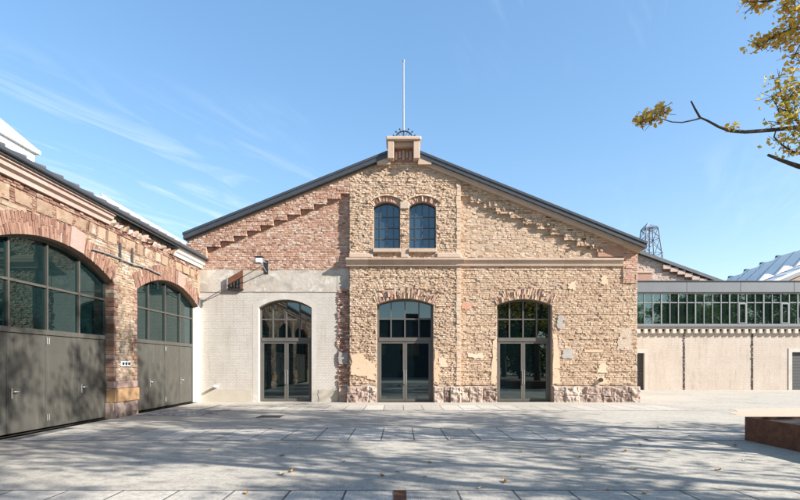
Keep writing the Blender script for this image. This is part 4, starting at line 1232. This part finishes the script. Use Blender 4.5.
# lattice tower
tw = thing('lattice_tower', 'slim steel lattice tower with a small peaked cap behind the hall roof', 'tower', (38.2, 80, 0))
TX, TY = 38.2, 80.0
def leg(sx, sy, z):
    h = 0.88 + 0.125 * (22.3 - z) if z > 8 else 0.88 + 0.125 * 14.3 + (8 - z) * 0.05
    return (TX + sx * h, TY + sy * h, z)
mb = MB()
for sx in (-1, 1):
    for sy in (-1, 1): mb.tube([leg(sx, sy, 0), leg(sx, sy, 22.3)], 0.085, 'tower_steel', 6)
mb.build('mast_leg', tw)
mb = MB()
zs = [2.3 * k for k in range(10)] + [22.3]
for a, b in zip(zs[:-1], zs[1:]):
    for (p, q) in (((-1, -1), (1, -1)), ((1, -1), (1, 1)), ((1, 1), (-1, 1)), ((-1, 1), (-1, -1))):
        mb.tube([leg(*p, a), leg(*q, b)], 0.045, 'tower_steel', 5); mb.tube([leg(*q, a), leg(*p, b)], 0.045, 'tower_steel', 5)
        mb.tube([leg(*p, b), leg(*q, b)], 0.045, 'tower_steel', 5)
mb.tube([(TX, TY, 0), (TX, TY, 22.3)], 0.12, 'tower_steel', 6)
mb.build('bracing', tw)
mb = MB()
mb.add([(TX - 1.05, TY - 0.95, 22.25), (TX + 0.95, TY - 0.95, 22.45), (TX + 0.95, TY + 0.95, 22.45), (TX - 1.05, TY + 0.95, 22.25), (TX - 0.3, TY - 0.4, 23.3), (TX + 0.25, TY + 0.4, 23.15)],
       [(0, 1, 5, 4), (1, 2, 5), (2, 3, 4, 5), (3, 0, 4), (3, 2, 1, 0)], 'tower_cap')
mb.build('cap', tw)

# ================================================================== PLANTER
pl = thing('corten_planter', 'long rusty steel planter box at the right edge of the plaza', 'planter', (9.5, 3, 0))
PX0, PX1, PY0, PY1, PH = 7.26, 12.2, -8.0, 11.0, 0.49
mb = MB()
mb.prism([(PX0, PY0), (PX1, PY0), (PX1, PY1), (PX0, PY1)], 'z', 0.0, PH, 'corten', holes=[[(PX0 + .03, PY0 + .03), (PX1 - .03, PY0 + .03), (PX1 - .03, PY1 - .03), (PX0 + .03, PY1 - .03)]])
recalc(mb.build('steel_wall', pl))
mb = MB()
n = 40; V = []; F = []
for j in range(n + 1):
    for i in range(13):
        V.append((PX0 + .03 + (PX1 - PX0 - .06) * i / 12, PY0 + .03 + (PY1 - PY0 - .06) * j / n, PH - 0.06 + RNG.uniform(-.015, .02)))
for j in range(n):
    for i in range(12):
        k = j * 13 + i; F.append((k, k + 1, k + 14, k + 13))
mb.add(V, F, 'soil'); mb.build('soil', pl)

# ================================================================== TREES
def leaf_quad(mb, p, size, R, mat, t):
    d = Vector((R.gauss(0, 1), R.gauss(0, 1), R.gauss(0, 0.7))).normalized()
    s = d.cross(Vector((R.gauss(0, 1), R.gauss(0, 1), R.gauss(0, 1)))).normalized()
    n = d.cross(s)
    L = size; W = size * 0.36
    v = [p, p + d * L * 0.5 + s * W + n * L * 0.08, p + d * L, p + d * L * 0.5 - s * W + n * L * 0.08]
    mb.add([tuple(q) for q in v], [(0, 1, 2), (0, 2, 3)], mat, t)
def grow(seed, H, r0, z0, RAD, nl, leaf, mat, bias, limbs=11, keep=None):
    """returns (wood, leaves) meshes of one tree standing at the origin"""
    R = random.Random(seed)
    wood = MB(); lv = MB()
    tp = [Vector((0, 0, 0))]
    n = 9
    for k in range(1, n + 1):
        tp.append(Vector((R.gauss(0, 0.05) * k / 3, R.gauss(0, 0.05) * k / 3, H * 0.93 * k / n)))
    wood.tube(tp, [r0 * (1.25 if k == 0 else 1) * (1 - 0.9 * k / n) + 0.012 for k in range(n + 1)], 'bark', 9)
    spots = []
    for i in range(limbs):
        f = i / max(1, limbs - 1)
        z = z0 + (H * 0.86 - z0) * f
        k = min(n - 1, int(z / (H * 0.93) * n)); fr = z / (H * 0.93) * n - k
        b = tp[k].lerp(tp[k + 1], fr)
        a = i * 2.4 + R.uniform(-.5, .5)
        prof = math.sin(math.pi * min(1, 0.28 + 0.66 * f)) ** 0.8
        L = RAD * prof * R.uniform(0.8, 1.1)
        d = Vector((math.cos(a), math.sin(a), 0))
        pts = [b]; rr = [r0 * 0.38 * (1 - 0.5 * f)]
        for s in range(1, 6):
            q = s / 5
            pts.append(b + d * L * q + Vector((R.gauss(0, .10), R.gauss(0, .10), L * (0.42 * q - 0.12 * q * q + 0.3 * f * q) + R.gauss(0, .06))))
            rr.append(rr[0] * (1 - 0.85 * q))
        wood.tube(pts, rr, 'bark', 6)
        for s in range(1, 6):
            for _ in range(2):
                dd = (d * R.uniform(0.0, 1.0) + Vector((R.gauss(0, .7), R.gauss(0, .7), R.gauss(0.15, .5)))).normalized()
                l2 = RAD * R.uniform(0.16, 0.42)
                e = pts[s] + dd * l2
                m = pts[s].lerp(e, .5) + Vector((R.gauss(0, .06), R.gauss(0, .06), R.gauss(0.03, .05)))
                wood.tube([pts[s], m, e], [rr[s] * 0.5 + 0.006, rr[s] * 0.3 + 0.005, 0.004], 'bark', 4, cap=False)
                spots += [m, e, pts[s].lerp(e, .8)]
    for k in range(4): spots.append(tp[-1] + Vector((R.gauss(0, .3), R.gauss(0, .3), R.uniform(-.4, .5))))
    tones = [min(1, max(0, R.gauss(bias, 0.18))) for _ in spots]
    for _ in range(nl):
        i = R.randrange(len(spots))
        sp = RAD * 0.085
        p = spots[i] + Vector((R.gauss(0, sp), R.gauss(0, sp), R.gauss(0, sp * 0.8)))
        if keep and not keep(p): continue
        leaf_quad(lv, p, leaf * R.uniform(0.7, 1.2), R, mat, min(1, max(0, tones[i] + R.gauss(0, 0.12))))
    return wood, lv
def plant(wood, lv, name, label, cat, loc, group=None):
    t = thing(name, label, cat, (0, 0, 0), group)
    wood.build('trunk', t); lv.build('crown', t)
    t.location = loc
    return t

# the tree whose boughs reach into the picture: it stands in the planter
T0 = Vector((9.55, 8.3, PH - 0.07))
w, l = grow(3, 14.2, 0.19, 4.6, 2.7, 5400, 0.15, 'autumn_leaf', 0.5, 13, keep=lambda p: p.x > -2.5 + max(0, p.y) * 0.8 and p.z > 4.2)
R = random.Random(21)
def px(x, y, d):     # bough points, worked out once from the photograph and given real depths
    return Vector(((x - 400) * d / 522.5, d, 1.6 + (364 - y) * d / 522.5)) - T0
def bough(pts, r0, r1):
    n = len(pts)
    w.tube(pts, [r0 + (r1 - r0) * k / (n - 1) for k in range(n)], 'bark', 7)
def cluster(c, rad, n, bias, size=0.10):
    n = int(n * 0.72)
    for _ in range(4):
        e = c + Vector((R.gauss(0, rad[0] * 1.5), R.gauss(0, rad[1]), R.gauss(0, rad[2] * 1.5)))
        f = c + (e - c) * 0.5 + Vector((0, 0, R.uniform(-.02, .02)))
        w.tube([c - (e - c) * 0.8, f, e], [0.0045, 0.0035, 0.002], 'bark', 4, cap=False)
    for _ in range(n):
        p = c + Vector((R.gauss(0, rad[0]), R.gauss(0, rad[1]), R.gauss(0, rad[2])))
        leaf_quad(l, p, size * R.uniform(0.6, 1.2), R, 'autumn_leaf', min(0.9, max(0, R.gauss(bias + 0.14, 0.16))))
bough([Vector((0, 0, 4.6)), px(905, 126, 8.35), px(850, 129, 8.2), px(800, 127, 8.1), px(772, 130, 8.0), px(745, 132, 7.9), px(730, 131, 7.85), px(719, 127, 7.8), px(708, 121, 7.75), px(700, 117.5, 7.7)], 0.042, 0.012)
bough([px(700, 117.5, 7.7), px(695, 109, 7.65), px(691, 101, 7.6)], 0.017, 0.010)
bough([px(701, 118, 7.7), px(694, 120, 7.7), px(682, 122.5, 7.65), px(672, 122, 7.6), px(662, 119, 7.6), px(645, 117, 7.55)], 0.012, 0.005)
for c in ((643, 119), (640, 122), (648, 116), (655, 113), (662, 108), (645, 120), (652, 121), (659, 116), (665, 113)):
    cluster(px(c[0], c[1], 7.58), (0.042, 0.07, 0.042), 26, 0.55, 0.078)
cluster(px(732, 128, 7.85), (0.055, 0.06, 0.035), 30, 0.55, 0.075)
bough([Vector((0, 0, 3.6)), px(880, 190, 8.2), px(820, 172, 8.1), px(797, 166, 8.0), px(783, 161, 7.95), px(768, 155, 7.9)], 0.06, 0.020)
bough([px(776, 130, 8.0), px(774, 137, 7.95), px(782, 145, 7.95), px(792, 151, 8.0), px(806, 156, 8.05)], 0.010, 0.014)
bough([px(802, 127, 8.1), px(790, 112, 8.0), px(782, 98, 7.95), px(778, 80, 7.9)], 0.022, 0.006)
bough([px(790, 112, 8.0), px(778, 108, 7.9), px(772, 98, 7.9)], 0.010, 0.004)
for c in ((779, 78), (789, 82), (797, 88), (776, 97), (785, 104), (796, 106), (779, 112), (790, 118), (799, 120), (781, 122), (776, 95), (792, 95), (798, 98), (803, 90)):
    cluster(px(c[0], c[1], 7.95), (0.075, 0.12, 0.065), 40, 0.32, 0.082)
for c in ((784, 142), (793, 135), (799, 148), (789, 152), (797, 128), (802, 140), (776, 140)):
    cluster(px(c[0], c[1], 7.95), (0.06, 0.12, 0.055), 26, 0.45, 0.078)
bough([Vector((0, 0, 6.2)), px(880, 20, 8.0), px(820, 24, 7.8), px(790, 30, 7.7), px(772, 38, 7.65), px(757, 44, 7.6)], 0.05, 0.006)
bough([Vector((0, 0, 6.4)), px(850, -10, 7.8), px(800, -8, 7.7), px(770, 1, 7.65), px(746, 2, 7.6)], 0.04, 0.006)
bough([px(820, 24, 7.8), px(800, 45, 7.75), px(792, 60, 7.7)], 0.015, 0.005)
for c, n in (((748, 1), 14), ((757, 1), 18), ((766, 3), 18), ((757, -6), 16), ((775, -4), 16), ((762, 42), 22), ((770, 40), 24), ((779, 36), 26), ((788, 31), 26), ((797, 28), 26), ((790, 18), 20), ((797, 10), 24), ((785, 5), 18), ((797, 42), 20), ((780, 45), 14), ((796, 54), 16), ((800, 62), 14), ((757, 45), 10), ((803, 20), 20), ((795, 0), 18)):
    cluster(px(c[0], c[1], 7.65), (0.065, 0.10, 0.05), int(n * 2.6), 0.58, 0.082)
plant(w, l, 'autumn_tree', 'yellow leaved tree whose bare crooked bough reaches in from the right edge', 'tree', T0)

w, l = grow(8, 14.2, 0.19, 4.0, 3.1, 5500, 0.16, 'autumn_leaf', 0.3, 13)
tA = plant(w, l, 'plaza_tree', 'yellow green tree in the middle of the rusty planter', 'tree', (9.7, 3.4, PH - 0.07), 'trees on the plaza')
w, l = grow(15, 14.0, 0.20, 4.2, 3.4, 5600, 0.17, 'green_leaf', 0.55, 14)
tB = plant(w, l, 'plaza_tree', 'green tree on the paving to the right of the planter, nearest the brick hall', 'tree', (14.6, 7.6, 0), 'trees on the plaza')
def again(src, loc, rz, sc, label, group='trees on the plaza'):
    t = copy_tree(src); t.location = loc; t.rotation_euler = (0, 0, rz); t.scale = (sc, sc, sc)
    t['label'] = label; t['group'] = group
    return t
again(tA, (9.5, -2.2, PH - 0.07), 2.0, 1.05, 'yellow green tree at the far end of the rusty planter behind the camera')
again(tB, (15.2, 2.6, 0), 1.1, 0.98, 'green tree on the paving beside the middle of the planter')
again(tB, (14.4, -2.6, 0), 2.9, 1.0, 'green tree on the paving beside the near end of the planter')
again(tB, (17.6, 8.4, 0), 4.0, 1.16, 'tallest green tree, standing apart beside the gravel path')
w, l = grow(31, 11.5, 0.2, 0.8, 4.2, 22000, 0.24, 'green_leaf', 0.55, 17)
tC = None
for k, (x, y, rz, sc) in enumerate([(12, -15, .5, 1.0), (18.5, -17, 2.2, 1.1), (24.5, -14, 4.0, 0.9), (31, -9, 1.3, 0.92), (38, -4, 3.1, 0.95), (45, 1, 5.2, 0.92), (53, 4, 0.3, 1.0), (60, -8, 2.4, 1.1), (42, -16, 3.7, 1.1), (50, -14, 0.9, 1.1), (15.5, -22, 0.9, 1.2)]):
    lab = 'bushy green tree across the plaza, seen only mirrored in the glass'
    if tC is None:
        tC = plant(w, l, 'bushy_tree', lab, 'tree', (x, y, 0), 'trees across the plaza'); tC.rotation_euler.z = rz
    else: again(tC, (x, y, 0), rz, sc, lab, 'trees across the plaza')

# building across the plaza, behind the camera, seen in the door glass
ob = thing('dark_hall', 'dark flat roofed block across the plaza, mirrored in the middle glass door', 'building', (0, -18, 0))
mb = MB(); mb.box(-9, 7, -26, -18, 0, 6.8, 'dark_block'); mb.build('wall', ob)
mb = MB(); mb.box(-9.3, 7.3, -26.3, -17.7, 6.803, 7.15, 'anthracite'); mb.build('roof', ob)
for k in range(4):
    x = -7.6 + k * 3.8
    mb = MB(); mb.box(x, x + 2.4, -17.998, -17.94, 2.6, 5.2, 'frame'); f = mb.build('window', ob)
    mb = MB()
    for q in range(3): mb.add([(x + .08 + q * .77, -17.93, 2.68), (x + .78 + q * .77, -17.93, 2.68), (x + .78 + q * .77, -17.93, 5.12), (x + .08 + q * .77, -17.93, 5.12)], [(3, 2, 1, 0)], 'glass')
    mb.build('pane', f)

# ================================================================== SMALL THINGS ON THE GROUND
mb = MB()
mb.box(-0.075, 0.075, 4.9, 6.60, 0.002, 0.006, 'iron')
y = 4.92
while y < 6.59:
    mb.bev_box(-0.07, 0.07, y, y + 0.018, 0.0065, 0.014, 'corten', 0.002)
    y += 0.03
for x in (-0.078, 0.068): mb.bev_box(x, x + 0.01, 4.9, 6.60, 0.0065, 0.016, 'corten', 0.002)
tag(stand(mb, 'drain_grate', (0, 5.75, 0)), 'narrow rusty drain grate set in the slabs at the bottom middle', 'drain')
mb = MB()
mb.bev_box(-4.30, -3.58, 15.55, 16.2, 0.002, 0.012, 'iron', 0.003)
for k in range(9): mb.bev_box(-4.26 + k * 0.075, -4.215 + k * 0.075, 15.6, 16.15, 0.0125, 0.02, 'iron', 0.003)
tag(stand(mb, 'gully_cover', (-3.94, 15.87, 0)), 'square dark gully cover in the paving in front of the left glass door', 'drain')

def leaf_mesh(seed, mat):
    R = random.Random(seed); mb = MB()
    L = 0.085; V = []; F = []
    n = 5
    for i in range(n + 1):
        f = i / n
        wd = L * 0.36 * math.sin(math.pi * min(0.97, f * 0.9 + 0.08)) ** 0.8
        lift = 0.012 + 0.03 * (f - .5) ** 2 * 4 * R.uniform(.5, 1)
        for s in (-1, 0, 1):
            V.append((s * wd, (f - .5) * L, lift * (0.55 if s == 0 else 1.0) + (0.006 if s else 0)))
    for i in range(n):
        for s in (0, 1):
            k = i * 3 + s; F.append((k, k + 1, k + 4, k + 3))
    mb.add(V, F, mat)
    mb.tube([(0, -L * .5, 0.016), (0.004, -L * .72, 0.006)], 0.0018, mat, 4)
    return mb
kinds = []
for mt, lab in (('fallen_leaf', 'small curled orange brown leaf lying on the grey paving'), ('pale_leaf', 'small curled pale dry leaf lying on the grey paving')):
    o = leaf_mesh(4, mt).build('fallen_leaf'); tag(o, lab, 'leaf', 'fallen leaves on the paving'); kinds.append(o)
spots = [(397, 472, 1), (382, 476, 0), (425, 477, 1), (505, 482, 0), (536, 453, 1), (580, 458, 0), (582, 470, 0), (600, 467, 1), (646, 440, 0), (658, 428, 0), (668, 452, 1), (718, 471, 0), (745, 461, 1), (608, 491, 0), (645, 494, 1), (505, 483, 0), (292, 472, 0), (344, 462, 1), (282, 456, 0), (300, 448, 1), (246, 494, 0), (282, 475, 1), (210, 450, 0), (140, 463, 1), (560, 440, 1), (625, 452, 0), (640, 445, 1), (690, 436, 0), (634, 470, 1), (480, 489, 1), (520, 452, 0), (450, 440, 1), (715, 428, 0), (735, 446, 0), (430, 463, 0)]
used = [False, False]
R = random.Random(77)
for (x, y, k) in spots:
    Y = 1.6 * 522.5 / (y - 364); X = (x - 400) * Y / 522.5
    o = kinds[k]
    if used[k]:
        o = kinds[k].copy(); COL.objects.link(o)
    used[k] = True
    o.location = (X, Y, 0.0); o.rotation_euler = (R.uniform(-.1, .1), 0, R.uniform(0, 6.28))
    s = R.uniform(0.7, 1.2); o.scale = (s, s, s)

# ================================================================== LIGHT, SKY, CAMERA
SUN_TO = Vector((2.5, -1.0, 1.42)).normalized()
sun = bpy.data.lights.new('sun', 'SUN'); so = bpy.data.objects.new('sun', sun); COL.objects.link(so)
sun.energy = 4.9; sun.angle = math.radians(0.5); sun.color = (1.0, 0.972, 0.935)
so.rotation_euler = SUN_TO.to_track_quat('Z', 'Y').to_euler(); so.location = (30, -20, 30)

W = bpy.data.worlds.new('World'); S.world = W; W.use_nodes = True
t = W.node_tree; t.nodes.clear()
wo = t.nodes.new('ShaderNodeOutputWorld'); bg = t.nodes.new('ShaderNodeBackground')
sky = t.nodes.new('ShaderNodeTexSky'); sky.sky_type = 'NISHITA'; sky.sun_disc = False
sky.sun_elevation = math.asin(SUN_TO.z); sky.sun_rotation = math.atan2(SUN_TO.x, SUN_TO.y)
sky.altitude = 100; sky.air_density = 1.0; sky.dust_density = 0.6; sky.ozone_density = 1.5
# thin cirrus: streaky noise on the dome of directions
tc = t.nodes.new('ShaderNodeTexCoord')
sep = t.nodes.new('ShaderNodeSeparateXYZ'); t.links.new(tc.outputs['Generated'], sep.inputs[0])
zc = mathn(t, 'MAXIMUM', sep.outputs['Z'], 0.06)
cmb = t.nodes.new('ShaderNodeCombineXYZ')
t.links.new(mathn(t, 'DIVIDE', sep.outputs['X'], zc), cmb.inputs[0]); t.links.new(mathn(t, 'DIVIDE', sep.outputs['Y'], zc), cmb.inputs[1])
mp = t.nodes.new('ShaderNodeMapping'); mp.vector_type = 'TEXTURE'; mp.inputs['Rotation'].default_value = (0, 0, math.radians(66)); mp.inputs['Scale'].default_value = (2.6, 0.55, 1)
mp.inputs['Location'].default_value = (0.6, 0.35, 0)
t.links.new(cmb.outputs[0], mp.inputs[0])
c1 = noise(t, mp.outputs[0], 1.9, 10, 0.6, 1.3)
mp2 = t.nodes.new('ShaderNodeMapping'); mp2.inputs['Location'].default_value = (3.1, 1.4, 0)
t.links.new(cmb.outputs[0], mp2.inputs[0])
c2 = noise(t, mp2.outputs[0], 0.38, 3, 0.5, 0.3)
west = mathn(t, 'MULTIPLY', mathn(t, 'ADD', mathn(t, 'MULTIPLY', sep.outputs['X'], -2.6), 0.0), mathn(t, 'ADD', mathn(t, 'MULTIPLY', sep.outputs['Z'], -6.0), 2.75), True)   # the wisps drift in from the left
cl = mathn(t, 'MULTIPLY', ramp(t, [(0.50, (0, 0, 0)), (0.78, (1, 1, 1))], c1), mathn(t, 'ADD', mathn(t, 'MULTIPLY', west, 0.8), mathn(t, 'MULTIPLY', ramp(t, [(0.48, (0, 0, 0)), (0.7, (1, 1, 1))], c2), 0.25)))
gm_ = t.nodes.new('ShaderNodeGamma'); gm_.inputs[1].default_value = 0.62; t.links.new(sky.outputs[0], gm_.inputs[0])
hs = t.nodes.new('ShaderNodeHueSaturation'); hs.inputs['Saturation'].default_value = 1.50; hs.inputs['Value'].default_value = 1.86
t.links.new(gm_.outputs[0], hs.inputs['Color'])
mx = mixc(t, mathn(t, 'MULTIPLY', cl, 0.75), hs.outputs[0], (5.2, 5.6, 6.0))
mx = mixc(t, 1.0, mx, (1.0, 0.985, 1.0), 'MULTIPLY')
t.links.new(mx, bg.inputs[0]); bg.inputs[1].default_value = 0.10
t.links.new(bg.outputs[0], wo.inputs[0])

cam = bpy.data.cameras.new('camera'); co = bpy.data.objects.new('camera', cam); COL.objects.link(co)
co.location = (0, 0, 1.6); co.rotation_euler = (math.radians(90), 0, 0)
cam.sensor_width = 36; cam.lens = 522.5 / 800 * 36; cam.shift_y = (364 - 250) / 800; cam.clip_end = 2000; cam.clip_start = 0.05
S.camera = co

S.view_settings.view_transform = 'Standard'; S.view_settings.look = 'None'
S.view_settings.gamma = 1.0; S.view_settings.use_curve_mapping = False
S.view_settings.exposure = 1.27
S.render.engine = 'CYCLES'
S.cycles.use_denoising = True
S.cycles.max_bounces = 8
S.cycles.caustics_reflective = False; S.cycles.caustics_refractive = False
